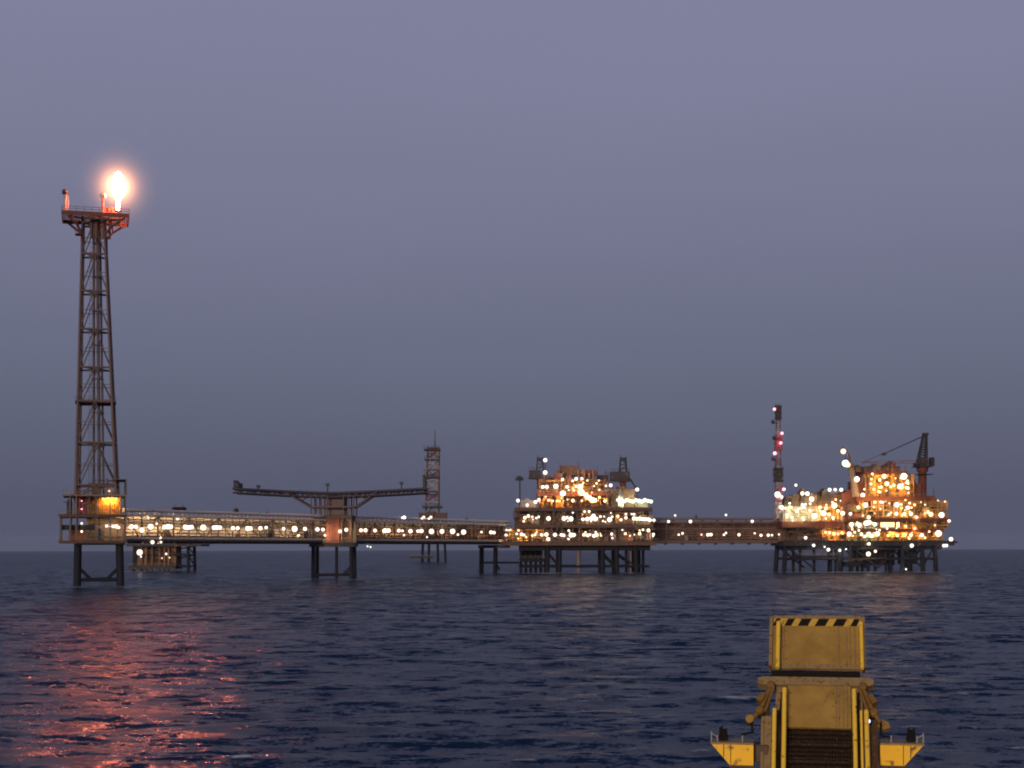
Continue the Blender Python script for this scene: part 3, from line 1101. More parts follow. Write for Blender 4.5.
# ------------------------------------------------------------------ bridges
def bridge(label, A, B, zb, zt, width, lamp_list, mats, seed, extras=(), power=.6, top='pale'):
    """A covered pipe and walkway bridge from A to B (front line), lamps placed along its front."""
    A, B = Vector((A[0], A[1], 0)), Vector((B[0], B[1], 0))
    d = (B - A)
    L = d.length
    d = d / L
    nrm = Vector((-d.y, d.x, 0))                  # away from the viewer
    if nrm.y < 0:
        nrm = -nrm
    zv = Vector((0, 0, 1))
    rng = random.Random(seed)
    t = thing('pipe_bridge', label, 'bridge', A + zv * zb, 'pipe bridges between the platforms')
    chord, web, pipe, floor = mats

    def Q(s, w, z):
        return A + d * s + nrm * w + zv * z
    for w in (0, width):
        for z in (zb + .35, zt - 1.5):
            MB().bar(Q(0, w, z), Q(L, w, z), .36, 8).build('chord', M[top if z > zb + 1 else chord], t)
    for z, w, r in ((zt - .25, .5, .48), (zt - .1, 2.0, .5), (zt - .2, 3.6, .45)):
        m = MB()
        m.bar(Q(0, w, z), Q(L, w, z), r, 8)
        for s in np.arange(4, L, 6.0):
            m.obox(Q(s, w, zt - 1.0), d, nrm, zv, .25, .3, 1.3)
        m.build('top_pipe', M[top], t)
    n = max(2, int(L / 6.2))
    for w in (0, width):
        m = MB()
        for i in range(n):
            s0, s1 = L * i / n, L * (i + 1) / n
            m.bar(Q(s0, w, zb + .4), Q(s0, w, zt - 1.5), .22, 5)
            m.bar(Q((s0 + s1) / 2, w, zb + .4), Q((s0 + s1) / 2, w, zt - 1.5), .12, 5)
            if i % 2:
                m.bar(Q(s0, w, zb + .4), Q(s1, w, zt - 1.5), .17, 5)
            else:
                m.bar(Q(s0, w, zt - 1.5), Q(s1, w, zb + .4), .17, 5)
        m.build('truss_web', M[web], t)
    m = MB()
    m.obox(Q(L / 2, width / 2, zb + .1), d, nrm, zv, L, width - .1, .2)
    for i in range(n + 1):
        m.obox(Q(L * i / n, width / 2, zb - .25), d, nrm, zv, .3, width, .46)
    m.build('walkway', M[floor], t)
    hz = zt - zb
    k = int(hz / 1.15)
    for i in range(k):
        r = rng.uniform(.34, .52)
        z = zb + 1.0 + (hz - 3.0) * i / (k - 1)
        m = MB()
        m.bar(Q(0, width - 1.0, z), Q(L, width - 1.0, z), r, 8)
        for s in np.arange(rng.uniform(2, 12), L, rng.uniform(9, 16)):
            m.bar(Q(s, width - 1.0, z), Q(s + .5, width - 1.0, z), r + .12, 8)
        m.build('pipe', M[rng.choice(pipe)], t)
    m = MB()                                      # cable trays behind the pipes close the view
    m.obox(Q(L / 2, width - .3, (zb + zt) / 2 - .5), d, nrm, zv, L, .12, hz - 2.6)
    for i in range(2 * n):
        m.obox(Q(L * (i + .5) / (2 * n), width - .42, (zb + zt) / 2 - .5), d, nrm, zv, .2, .1, hz - 2.7)
    m.build('cable_tray', M[web], t)
    m = MB()
    for z in (zb + 1.3, zb + .8):
        m.bar(Q(0, -.25, z), Q(L, -.25, z), .07, 4)
    for s in np.arange(0, L, 2.5):
        m.bar(Q(s, -.25, zb + .1), Q(s, -.25, zb + 1.3), .06, 4)
    m.build('handrail', M[top], t)
    m = MB()
    m.bar(Q(0, -.1, zb + .95), Q(L, -.1, zb + .95), .24, 6)
    m.build('edge_pipe', M[top], t)
    for k_ in range(int(L / 16)):                 # valve stands and junction boxes on the walkway
        s = rng.uniform(2, L - 3)
        m = MB()
        c = Q(s, 1.2, zb + .2)
        hh = rng.uniform(1.5, 3.6)
        m.obox(c + zv * hh / 2, d, nrm, zv, rng.uniform(.7, 2.0), .8, hh)
        m.bar(c + zv * hh, c + zv * (hh + 1.0), .12, 6)
        m.obox(c + zv * (hh + 1.0), d, nrm, zv, .7, .7, .12)
        m.build('valve_stand', M[rng.choice(['brown', 'rust', 'grey', 'tan'])], t)
    ex = d.x * 1.0
    for e in lamp_list:
        px, py, r = e[:3]
        kd = e[3] if len(e) > 3 else 'w'
        q = (px - CX) / F
        # where the sight line meets the bridge front, a little inside the truss
        o = A + nrm * (-.6)
        s = (q * o.y - o.x) / (d.x - q * d.y)
        pt = o + d * s
        pt.z = PZ(py, pt.y)
        lamp(t, pt, r * RS * pt.y / F, kd, 'lamp', tuple(nrm + zv * -.1), power)
    for (px, py, w_, h_, mt) in extras:           # masts and boxes on the roof
        q = (px - CX) / F
        s = (q * A.y - A.x) / (d.x - q * d.y)
        b0 = Q(s, 1.5, zt - .3)
        zt_ = PZ(py, b0.y)
        m = MB()
        m.bar(b0, (b0.x, b0.y, zt_), .16, 6)
        m.obox((b0.x, b0.y, zt_ - h_ / 2), d, nrm, zv, w_, .8, h_)
        m.bar((b0.x, b0.y, zt_ - .1), (b0.x, b0.y, zt_ + 1.0), .07, 5)
        m.build('roof_box', M[mt], t)
    return t


D1 = 600.0
A0 = Vector((PX(126, DF), DF - 1.0))
B1 = Vector((PX(512, D1), D1))


def on_line(px):
    q = (px - CX) / F
    d = B1 - A0
    s = (q * A0.y - A0.x) / (d.x - q * d.y)
    return A0 + d * s


S0, S1 = on_line(322), on_line(354)
ZB, ZT = 11.7, 20.4
bl1 = [(131.5, 526, 3.0), (136, 526, 2.4), (142, 529.5, 3.0), (150.7, 526, 3.5), (156.8, 523, 1.3), (164.5, 526.5, 2.8), (168, 526, 3.2), (171, 526, 2.6), (177.5, 518.5, 1.5),
       (185.5, 526.5, 3.0), (188.5, 527, 2.7), (191.5, 526.5, 2.7), (203.3, 527, 3.6), (214, 527, 2.6), (217, 527, 2.8), (220, 527, 2.4), (233, 527.6, 2.3), (237.8, 527.6, 2.2),
       (247.6, 528, 2.8), (250.6, 528, 2.6), (260.5, 527.8, 2.5), (266.2, 527.2, 2.0), (283.6, 528.4, 2.0), (294.6, 528.5, 3.6), (305, 528.5, 2.4), (317.5, 529, 2.5),
       (299, 535, 1.2), (152.5, 541.5, 2.4), (161, 541.5, 1.4), (161, 537, 1.1), (148.5, 517, 1.0)]
bl2 = [(361, 530, 2.3), (365.5, 530, 2.4), (375, 530.3, 2.2), (385, 530.4, 2.9), (388.5, 530.4, 2.7), (398.8, 530.4, 2.2), (402.5, 530.6, 1.5), (410.5, 531, 2.6), (418, 531, 2.0),
       (421.5, 530.8, 2.5), (431.5, 531.3, 3.2), (442, 531.3, 2.8), (452.6, 531.3, 3.2), (463.6, 532, 3.1), (404, 535, 1.3), (427, 537, 1.1), (458, 534.5, 1.4), (404.4, 517.2, 2.2, 'p'),
       (423.8, 517, 1.6), (431, 517, 1.6), (367.5, 546, 1.1, 'p'), (370.5, 546.8, 1.1, 'p'), (481.5, 532, 1.4), (491, 532.3, 2.2), (494, 532.6, 2.0), (506, 535, 2.0)]
bridge('long lamp-lit pipe bridge from the flare tower to the trestle with the boom', A0, S0, ZB, ZT, 5.0, bl1, ('brown', 'tan', ['grey', 'tan', 'brown', 'cream'], 'brown'), 1,
       [(180, 506.5, 2.2, 1.0, 'dark'), (187, 506.5, 2.2, 1.0, 'dark'), (240, 508, 1.4, 1.5, 'brown'), (271, 512, 1.0, .8, 'brown')])
bridge('lamp-lit pipe bridge from the boom trestle to the middle platform', S1, B1, ZB, ZT, 5.0, bl2, ('brown', 'brown', ['brown', 'tan', 'rust', 'grey'], 'brown'), 2,
       [(437, 512, .9, 1.2, 'brown'), (470, 518, .8, .8, 'brown')])
D2 = 606.0
bl3 = [(668.6, 521.8, 1.7), (690.5, 521.8, 2.0), (675.2, 515.8, 1.2, 'p'), (726, 515.4, 1.4, 'p'), (752.3, 521.8, 1.8), (678.8, 535, 1.3), (682.5, 533.7, 1.4), (701.5, 535, 1.0), (708, 535.2, 2.0),
       (711, 535, 2.0), (724, 535.2, 1.3), (726, 533.4, 1.3), (739, 535.2, 1.8), (754.7, 533.8, 1.2), (761, 535.8, 1.7), (768.3, 535.7, 1.8), (772, 535.7, 1.3), (779, 535, 1.1)]
bridge('dim reddish-brown pipe bridge between the two biggest platforms', (PX(650, D2), D2), (PX(786, D2), D2 + 4), 11.5, 21.6, 5.5, bl3, ('mauve', 'mauve', ['mauve', 'brown', 'grey', 'brown'], 'mauve'), 3,
       [(697, 516, .7, 1.2, 'dark'), (675.2, 517, .5, .4, 'dark'), (726, 516.5, .5, .4, 'dark')], .25, 'mauve')


# ------------------------------------------------------------------ boom trestle
def trestle():
    c = (S0 + S1) / 2
    D = c.y
    t = thing('bridge_trestle', 'steel trestle on bare legs carrying the bridges and the long boom', 'trestle', (c.x, D, 0))
    xa, xb = PX(314, D), PX(354, D)
    jacket(t, [(xa + .3, D - 4), (xb - .5, D - 4), (xb - .5, D + 6), (xa + .3, D + 6)], ZB - 1, .01, .62, [1.6], M['leg'], True)
    MB().bar((PX(338, D), D - 4, -6), (PX(338, D), D - 4, ZB - 1), .5, 10).build('leg', M['leg'], t)
    m = MB()
    for y in (D - 4, D + 6):
        m.bar((xa, y, 1.2), (xb, y, 1.2), .36, 6)
        m.bar((xb - .5, y, 4.2), (xb - 3.5, y, 1.2), .26, 6)
    m.build('frame', M['leg'], t)
    deck(t, xa - 1.0, xb + .8, D - 6, D + 8, ZB - .1, M['dark'], 1.3)
    m = MB()
    m.box(PX(328, D), PX(341, D), D - 4.5, D + 5, ZB, ZT - .2)
    for i in range(6):
        x = PX(328, D) + .2 + (PX(341, D) - PX(328, D) - .4) * i / 5
        m.box(x - .09, x + .09, D - 4.7, D - 4.503, ZB, ZT - .2)
    m.build('cabin', M['rust'], t)
    columns(t, [xa + .5, PX(343, D), xb - .5], (D - 4, D + 6), ZB, ZT, .3, M['brown'])
    m = MB()
    m.box(xa - .5, PX(328, D) - .1, D + 2, D + 2.3, ZB, ZT - 1.5)
    m.build('bulkhead', M['tan'], t)
    m = MB()
    m.box(PX(341, D) + .1, xb + .5, D + 2, D + 2.3, ZB, ZT - 1.5)
    m.build('bulkhead', M['tan'], t)
    pipes(t, random.Random(8), xa, xb, D - 4, ZB, ZT, 12, M['brown'])
    deck(t, xa, xb, D - 5, D + 7, ZT + .1, M['brown'], 1.0)
    zb_, ztop = ZT + .1, PZ(506, D)
    m = MB()
    for px in (313, 318, 323, 329, 345, 350, 355):
        m.bar((PX(px, D), D - 4, zb_), (PX(px, D), D - 4, PZ(494.5, D)), .22, 6)
        m.bar((PX(px, D), D + 5, zb_), (PX(px, D), D + 5, PZ(494.5, D)), .22, 6)
        m.bar((PX(px, D), D - 4, PZ(507, D)), (PX(px, D), D + 5, PZ(507, D)), .16, 5)
    m.bar((PX(311, D), D - 4, PZ(507, D)), (PX(356, D), D - 4, PZ(507, D)), .35, 6)
    m.bar((PX(311, D), D + 5, PZ(507, D)), (PX(356, D), D + 5, PZ(507, D)), .35, 6)
    m.build('boom_seat', M['mauve'], t)
    skid(t, PX(327, D), PX(345, D), D - 2, D + 3, zb_, PZ(496, D), M['mauve'])
    lamps(t, D - 7.5, [(323, 529.2, 2.2), (340, 531, 2.1), (346.3, 529.5, 2.3), (325, 535, 1.5)])
    b = thing('long_boom', 'long dark level boom with raised ends, propped on struts above the trestle', 'boom', (c.x, D, PZ(494, D)))
    y0, y1 = D - 3.6, D + 4.6
    zc = lambda px: PZ(493.2 - 4.6 * (abs(px - 333) / 97.0) ** 1.3, D)
    pxs = [235, 262, 290, 318, 333, 348, 375, 400, 427]
    m = MB()
    for y in (y0, y1):
        for a, q in zip(pxs[:-1], pxs[1:]):
            m.bar((PX(a, D), y, zc(a)), (PX(q, D), y, zc(q)), .42, 6)
            m.bar((PX(a, D), y, zc(a) - 1.3), (PX(q, D), y, zc(q) - 1.3), .3, 6)
            for k in range(4):
                u0, u1 = a + (q - a) * k / 4, a + (q - a) * (k + 1) / 4
                m.bar((PX(u0, D), y, zc(u0) - (1.3 if k % 2 else 0)), (PX(u1, D), y, zc(u1) - (0 if k % 2 else 1.3)), .18, 5)
    for k in range(33):
        px = 235 + 192 * k / 32
        m.bar((PX(px, D), y0, zc(px)), (PX(px, D), y1, zc(px)), .2, 5)
    m.build('girder', M['slate'], b)
    m = MB()
    for a, q in zip(pxs[:-1], pxs[1:]):
        A_, B_ = Vector((PX(a, D), (y0 + y1) / 2, zc(a) + .3)), Vector((PX(q, D), (y0 + y1) / 2, zc(q) + .3))
        dd = (B_ - A_)
        m.obox((A_ + B_) / 2, dd.normalized(), Vector((0, 1, 0)), Vector((0, 0, 1)), dd.length, 7.0, .2)
    m.build('walkway', M['slate'], b)
    for px, py, hw in ((238, 482.5, 2.4), (424.8, 477.5, 1.3)):
        m = MB()
        m.box(PX(px - hw, D), PX(px + hw, D), y0, y1, zc(px) + .4, PZ(py, D))
        m.box(PX(px - hw, D) - .1, PX(px - hw, D) + .5, y0 + .5, y1 - .5, PZ(py, D), PZ(py, D) + .8)
        m.build('end_box', M['slate'], b)
    for px, py in ((259.5, 485.5), (328.5, 484), (402, 482.5)):
        m = MB()
        m.bar((PX(px, D), D - 2, zc(px)), (PX(px, D), D - 2, PZ(py, D)), .2, 6)
        m.box(PX(px, D) - .6, PX(px, D) + .6, D - 2.5, D - 1.5, PZ(py, D) - .6, PZ(py, D) + .2)
        m.build('beacon_post', M['slate'], b)
    for (pa, pb) in (((287, 492.5), (312, 507)), ((378, 492), (356, 507))):
        for y in (y0, y1):
            m = MB()
            m.bar((PX(pa[0], D), y, PZ(pa[1], D)), (PX(pb[0], D), y, PZ(pb[1], D)), .3, 6)
            mx_, my_ = (pa[0] + pb[0]) / 2, (pa[1] + pb[1]) / 2
            m.bar((PX(mx_, D), y, PZ(my_, D)), (PX(pb[0], D), y, PZ(493.5, D)), .16, 5)
            m.build('strut', M['mauve'], b)


trestle()


# ------------------------------------------------------------------ platforms behind the bridge
def far_wellhead():
    D = 660.0
    t = thing('wellhead_platform', 'low brown wellhead platform standing in the sea behind the bridge near the flare tower', 'platform', (PX(168, D), D, 0))
    x0, x1 = PX(131, D), PX(206, D)
    zd = PZ(543.5, D)
    deck(t, x0, x1, D - 9, D + 9, zd, M['dark'], 1.0)
    jacket(t, [(PX(138, D), D - 6), (PX(191, D), D - 6), (PX(191, D), D + 7), (PX(138, D), D + 7)], zd - 1, .02, .7, [7, 2], M['leg'])
    deck(t, PX(133, D), PX(180, D), D - 9, D + 6, PZ(565, D), M['dark'], 1.4, 'boat_landing')
    m = MB()
    m.box(PX(136, D), PX(179, D), D - 5, D + 5, PZ(564.9, D), zd - 1)
    for i in range(14):
        x = PX(136.5, D) + (PX(178.5, D) - PX(136.5, D)) * i / 13
        m.bar((x, D - 5.2, PZ(565, D)), (x, D - 5.2, zd - .9), .22, 6)
    m.build('conductor_cage', M['brown'], t)
    for i, px in enumerate((145, 150, 156, 163, 168, 172)):
        MB().bar((PX(px, D), D - 6.5, -5), (PX(px, D), D - 6.5, zd - .3), .4, 8).build('conductor', M['brown'], t)
    lamps(t, D - 10, [(139.7, 551.7, 3.6), (166.2, 553.2, 1.3), (162, 557.5, .8), (169.5, 557, .8), (141, 556, 1.0)], mult=.3)
    z = zd
    m = MB()
    m.box(PX(176, D), PX(190, D), D - 3, D + 3, z, z + 6)
    m.build('equipment_box', M['brown'], t)


far_wellhead()


def far_mast_platform():
    D = 1080.0
    t = thing('wellhead_platform', 'small distant platform on thin legs under the lattice mast behind the bridge', 'platform', (PX(430, D), D, 0))
    x0, x1 = PX(418, D), PX(448, D)
    zd = PZ(539, D)
    deck(t, x0, x1, D - 8, D + 10, zd, M['dark'], 1.2)
    for px in (423, 429, 437.5, 444.5):
        for y in (D - 6, D + 8):
            MB().bar((PX(px + (px - 433) * .12, D), y, -6), (PX(px, D), y, zd), .6, 8).build('leg', M['leg'], t)
    deck(t, PX(411, D), PX(434, D), D - 12, D - 4, PZ(556, D), M['dark'], 1.6, 'boat_landing')
    deck(t, x0, x1, D - 8, D + 10, PZ(522, D), M['brown'], 1.2)
    columns(t, [x0 + 1, (x0 + x1) / 2, x1 - 1], (D - 7, D + 9), zd, PZ(522, D) - 1.2, .4, M['brown'])
    bay(t, random.Random(4), x0 + 1, x1 - 1, D - 8, D + 9, zd, PZ(522, D) - 1, ['brown', 'grey'], .6, M['brown'])
    skid(t, PX(419, D), PX(447, D), D - 4, D + 6, PZ(522, D), PZ(513, D), M['brown'])
    mt = thing('lattice_mast', 'slim lattice radio mast with square galleries and a whip aerial behind the bridge', 'mast', (PX(432.5, D), D, PZ(513, D)))
    zb, zt = PZ(513, D) + .25, PZ(448, D)
    h = 4.6

    def cor(i, z):
        k = (z - zb) / (zt - zb)
        hh = h * (1 - .12 * k)
        sx, sy = [(-1, -1), (1, -1), (1, 1), (-1, 1)][i]
        return Vector((PX(432.5, D) + .8 * k + sx * hh, D + sy * hh, z))
    for i in range(4):
        MB().bar(cor(i, zb), cor(i, zt), .42, 6).build('leg', M['mauve'], mt)
    N = 6
    for j in range(N):
        z0, z1 = zb + (zt - zb) * j / N, zb + (zt - zb) * (j + 1) / N
        m = MB()
        for i in range(4):
            m.bar(cor(i, z0), cor((i + 1) % 4, z1), .36, 5)
            m.bar(cor((i + 1) % 4, z0), cor(i, z1), .36, 5)
            m.bar(cor(i, z1), cor((i + 1) % 4, z1), .4, 5)
            m.bar(cor(i, (z0 + z1) / 2), cor((i + 1) % 4, (z0 + z1) / 2), .26, 5)
        m.build('bracing', M['red'] if j % 2 else M['white'], mt)
    for py, hw, th in ((449, 8.0, 1.1), (459, 7.5, 1.0), (476.5, 7.5, 1.2), (506, 9.5, 1.5), (494, 7, .8)):
        m = MB()
        z = PZ(py, D)
        w = hw * D / F
        m.box(PX(432.5, D) - w, PX(432.5, D) + w, D - w, D + w, z - th, z)
        railing(m, PX(432.5, D) - w, PX(432.5, D) + w, D - w, z, 2.0, 2.4, .14)
        m.build('gallery', M['dark'], mt)
    m = MB()
    m.bar((PX(435.2, D), D, zt), (PX(435.2, D), D, PZ(430, D)), .42, 6, .16)
    m.build('aerial', M['dark'], mt)
    for px, py in ((426, 471), (439, 468), (427, 487), (438, 455)):
        m = MB()
        m.lathe((PX(px, D), D - 7, PZ(py, D)), [(1.5, 0), (1.3, .4), (.3, .8)], 10, 'y')
        m.build('dish', M['grey'], mt)


far_mast_platform()


# ------------------------------------------------------------------ middle platform
def crane(name_label, D, px, py0, py1, cabx, mat='dark'):
    """A pedestal crane: slewing pedestal, machinery house, A-frame and optional boom."""
    x, z0, z1 = PX(px, D), PZ(py0, D), PZ(py1, D)
    t = thing('pedestal_crane', name_label, 'crane', (x, D, z0))
    h = z1 - z0
    m = MB()
    m.lathe((x, D, z0), [(1.5, 0), (1.2, .4), (1.2, h * .28), (1.9, h * .30), (1.9, h * .34)], 12)
    m.build('pedestal', M['rust'], t)
    zc = z0 + h * .34 + .003
    ca, cb = PX(cabx[0], D), PX(cabx[1], D)
    zf = zc + h * .25
    m = MB()
    m.box(ca, cb, D - 2.0, D + 3, zc, zf)
    m.box(ca + .4, cb - .4, D - 2.15, D - 2.003, zc + .5, zf - .6)
    m.box(min(ca, x - 1.5) - .3, max(cb, x + 1.5) + .3, D - 2.6, D + 3.5, zc - .3, zc - .003)
    railing(m, ca, cb, D - 2.0, zf, 1.1, 1.5, .07)
    m.build('machinery_house', M[mat], t)
    m = MB()
    zf += .003
    for y in (D - 1.2, D + 1.8):
        m.bar((x - 1.25, y, zf), (x - .9, y, z1), .24, 5)
        m.bar((x + 1.5, y, zf), (x + 1.1, y, z1), .24, 5)
        for k in range(1, 4):
            zz = zf + (z1 - zf) * k / 4
            m.bar((x - 1.1, y, zz), (x + 1.3, y, zz), .13, 4)
        m.bar((x - 1.2, y, zf), (x + 1.3, y, zf + (z1 - zf) * .5), .12, 4)
        m.bar((x + 1.4, y, zf + (z1 - zf) * .5), (x - 1.0, y, z1), .12, 4)
    m.box(x - 1.1, x + 1.4, D - 1.5, D + 2.1, z1 - .9, z1 - .2)
    m.bar((x - .8, D, z1), (x - .8, D, z1 + 1.0), .12, 5)
    m.build('frame', M[mat], t)
    m = MB()                                      # boom laid down behind the house, only its root shows
    m.bar((cb - 1, D + 3.2, zf - .5), (cb + 4.5, D + 6, zc - 4.5), .28, 6)
    m.bar((cb - 1, D + 4.2, zf - .5), (cb + 4.5, D + 7, zc - 4.5), .28, 6)
    m.build('boom', M[mat], t)
    return t


def stack(label, D, px, py0, py1, r, mat, cap='dark', cap_h=3.0):
    x, z0, z1 = PX(px, D), PZ(py0, D), PZ(py1, D)
    t = thing('exhaust_stack', label, 'stack', (x, D, z0))
    m = MB()
    m.lathe((x, D, z0), [(r * 1.2, 0), (r * 1.2, .3), (r, .5), (r, z1 - z0 - cap_h)], 10)
    for k in range(1, 4):
        m.lathe((x, D, z0 + (z1 - z0 - cap_h) * k / 4), [(r, -.1), (r + .15, -.1), (r + .15, .1), (r, .1)], 10)
    m.build('duct', M[mat], t)
    m = MB()
    m.box(x - r * 1.7, x + r * 1.7, D - r * 1.7, D + r * 1.7, z1 - cap_h + .003, z1)
    for s in (-1, 1):
        m.bar((x + s * r * 1.9, D - r * 1.8, z1 - cap_h - 3), (x + s * r * 1.9, D - r * 1.8, z1 + 1.2), .12, 5)
    m.build('silencer', M[cap], t)
    return t


def middle_platform():
    D = D1
    yf, yb = D - 12, D + 14
    rng = random.Random(21)
    X = lambda px: PX(px, yf)
    Z = lambda py: PZ(py, yf)
    t = thing('production_platform', 'wide middle production platform with white lamp rows and an orange-lit top', 'platform', (PX(585, D), D, 0))
    z1, z2, z3, z4 = Z(541.5), Z(524.5), Z(507.5), Z(492.5)
    deck(t, X(502), X(657), yf, yb, z1, M['brown'], 1.6)
    deck(t, X(514), X(654), yf, yb, z2, M['brown'], 1.3)
    deck(t, X(514.5), X(653), yf, yb, z3, M['brown'], 1.4)
    deck(t, X(537), X(612), yf + 4, yb - 4, z4, M['rust'], 1.2)
    for a, b in ((z1, z2 - 2.2), (z2, z3 - 2.2)):
        columns(t, [X(p) for p in (517, 532, 548, 565, 582, 599, 616, 633, 650)], (yf + 1,), a, b, .35, M['brown'])
    columns(t, [X(p) for p in (539, 556, 574, 592, 609)], (yf + 5,), z3, z4 - 1.2, .35, M['rust'])
    bay(t, rng, X(504), X(545), yf, yb - 12, z1, z2 - 1.28, ['yel', 'rust', 'yel', 'brown'], 1.5, M['rust'])
    bay(t, rng, X(545), X(600), yf, yb - 12, z1, z2 - 1.28, ['tan', 'brown', 'grey'], .8, M['brown'])
    bay(t, rng, X(600), X(655), yf, yb - 12, z1, z2 - 1.28, ['brown', 'rust', 'grey'], .8, M['brown'])
    bay(t, rng, X(516), X(585), yf, yb - 12, z2, z3 - 1.28, ['tan', 'grey', 'brown'], .8, M['brown'])
    bay(t, rng, X(585), X(652), yf, yb - 12, z2, z3 - 1.28, ['yel', 'grey', 'brown', 'green'], 1.0, M['brown'])
    bay(t, rng, X(540), X(610), yf + 2, yb - 8, z3, z4 - .8, ['yel', 'rust', 'yel', 'tan'], 2.0, M['rust'])
    # top process gear, stepped like a heap
    for k in range(9):
        xa = X(rng.uniform(541, 600))
        w = rng.uniform(1.2, 3.6)
        top_ = rng.uniform(470, 484)
        skid(t, xa, xa + w, yf + 7 + rng.uniform(0, 6), yf + 14 + rng.uniform(0, 4), z4, Z(top_), M[rng.choice(['rust', 'brown', 'yel', 'mauve'])], 'module')
    for k in range(14):
        px_ = rng.uniform(545, 612)
        MB().bar((X(px_), yf + rng.uniform(5, 9), z4), (X(px_), yf + 7, Z(rng.uniform(467, 484))), rng.uniform(.1, .28), 6).build('vent_pipe', M[rng.choice(['brown', 'tan', 'rust'])], t)
    pipes(t, rng, X(541), X(612), yf + 4.4, z4, Z(480), 40, M['brown'], (.1, .3))
    pipes(t, rng, X(514), X(652), yf - .5, z2, z3 - 1.4, 34, M['brown'], (.1, .25))
    pipes(t, rng, X(506), X(655), yf - .5, z1, z2 - 1.4, 40, M['brown'], (.1, .25))
    pipes(t, rng, X(540), X(612), yf + .4, z3, z4 - 1.2, 30, M['rust'], (.1, .3))
    stairs(t, X(526), X(538), yf - .55, z2, z3, M['tan'])
    stairs(t, X(646), X(634), yf - .55, z1, z2, M['tan'])
    stairs(t, X(606), X(612), yf + 2, z3, z4, M['tan'])
    stairs(t, X(552), X(560), yf - .55, z1, z2, M['grey'])
    bay(t, rng, X(540), X(606), yf + 5, yb - 5, z4, Z(478), ['rust', 'yel', 'rust', 'brown'], 1.8, M['dark'])
    skid(t, X(539), X(548), yf + 9, yf + 16, z4, Z(479), M['rust'], 'module')
    skid(t, X(560), X(568), yf + 12, yf + 20, z4, Z(476), M['mauve'], 'module')
    skid(t, X(584), X(592), yf + 12, yf + 20, z4, Z(477), M['rust'], 'module')
    skid(t, X(612), X(636), yf + 6, yf + 18, z3, Z(489), M['brown'], 'module')
    skid(t, X(619), X(624), yf + 3, yf + 5.5, z3, Z(492), M['white'], 'cabin')
    skid(t, X(637), X(650), yf + 6, yf + 16, z3, Z(501), M['grey'], 'module')
    skid(t, X(520), X(536), yf + 5, yf + 14, z3, Z(500.5), M['grey'], 'module')
    for px, py in ((571, 474), (579, 470), (590, 472), (594, 469), (600, 482), (585, 468), (563, 472)):
        m = MB()
        m.bar((X(px), yf + 6, z4), (X(px), yf + 6, Z(py)), .2, 6)
        m.build('vent_pipe', M['tan'], t)
    # sub-structure
    m = MB()
    for y in (yf + 3, yf + 16, yb - 4):
        m.box(X(519), X(651), y, y + .5, z1 - 3.6, z1 - 1.61)
    m.build('girder', M['leg'], t)
    pts = [(X(p), y) for p, y in ()]
    for px in (548, 560, 603, 617, 636):
        for y in (yf + 3, yb - 5):
            x = X(px)
            MB().bar((x + (px - 585) * .012, y, -6), (x, y, z1 - 1.62), .92, 10).build('leg', M['leg'], t)
    for px in (521, 526, 531, 536, 541, 628, 632, 641, 645):
        MB().bar((X(px), yf + 9, -6), (X(px), yf + 9, z1 - 1.62), .62, 8).build('conductor', M['leg'], t)
    for px, r in ((579, .9), (631.5, .5)):
        MB().bar((X(px), yf + 4, -6), (X(px), yf + 4, z1 - 1.62), r, 8).build('caisson', M['grey'], t)
    m = MB()
    for y in (yf + 3, yb - 5):
        m.bar((X(519), y, 2.5), (X(650), y, 2.5), .45, 6)
        m.bar((X(548), y, 8), (X(560), y, 2.5), .35, 6)
        m.bar((X(603), y, 8), (X(617), y, 2.5), .35, 6)
        m.bar((X(617), y, 8), (X(636), y, 2.5), .35, 6)
    m.build('frame', M['leg'], t)
    deck(t, X(519), X(545), yf + 6, yf + 16, 5.5, M['leg'], 1.2, 'boat_landing')
    m = MB()
    m.box(X(522), X(543), yf + 11, yf + 15, 5.6, z1 - 1.7)
    m.build('conductor_cage', M['leg'], t)
    low = [(506, 535, 1.6), (521.5, 534.2, 1.9), (524, 535, 1.6), (535, 535, 1.3), (541.6, 535, 1.8), (546.5, 534.6, 2.4), (548.4, 539.2, 2.2), (555, 534.9, 2.3), (561.4, 535, 1.9), (564, 535, 1.3),
           (571, 535.2, 2.7), (574, 535, 2.2), (584, 535, 1.8), (587.6, 535.5, 2.0), (594, 536, 2.1), (596.5, 535, 2.3), (611.7, 534.2, 1.6), (625.4, 533.8, 1.5), (630, 536, .9), (639.6, 533.8, 1.8),
           (648.4, 530.6, 2.1), (653.4, 534.6, 1.7), (653, 536.5, 1.1), (480.5, 535, .9)]
    mid = [(525, 517.8, 2.0), (528.4, 516, 1.8), (533, 519.5, .9), (548.6, 518.6, 2.7), (564, 518.6, 2.7), (571, 519, 2.9), (583, 519.5, 2.0), (587.3, 519.2, 2.5), (591.5, 518.5, 2.7), (595.6, 519, 2.8), (593.6, 516, 2.4),
           (584.7, 511.7, 1.3), (589.2, 511.7, 1.5), (609.7, 519.8, 2.8), (618, 516.5, 1.7, 'o'), (621, 520, 1.6), (626, 518, 1.7), (634, 518.6, 2.2, 'g')] + \
          [(637 + 2.9 * i, 519 + .15 * i, 2.1, 'g') for i in range(5)] + [(650, 520.3, 2.0), (654, 520.4, 1.8)]
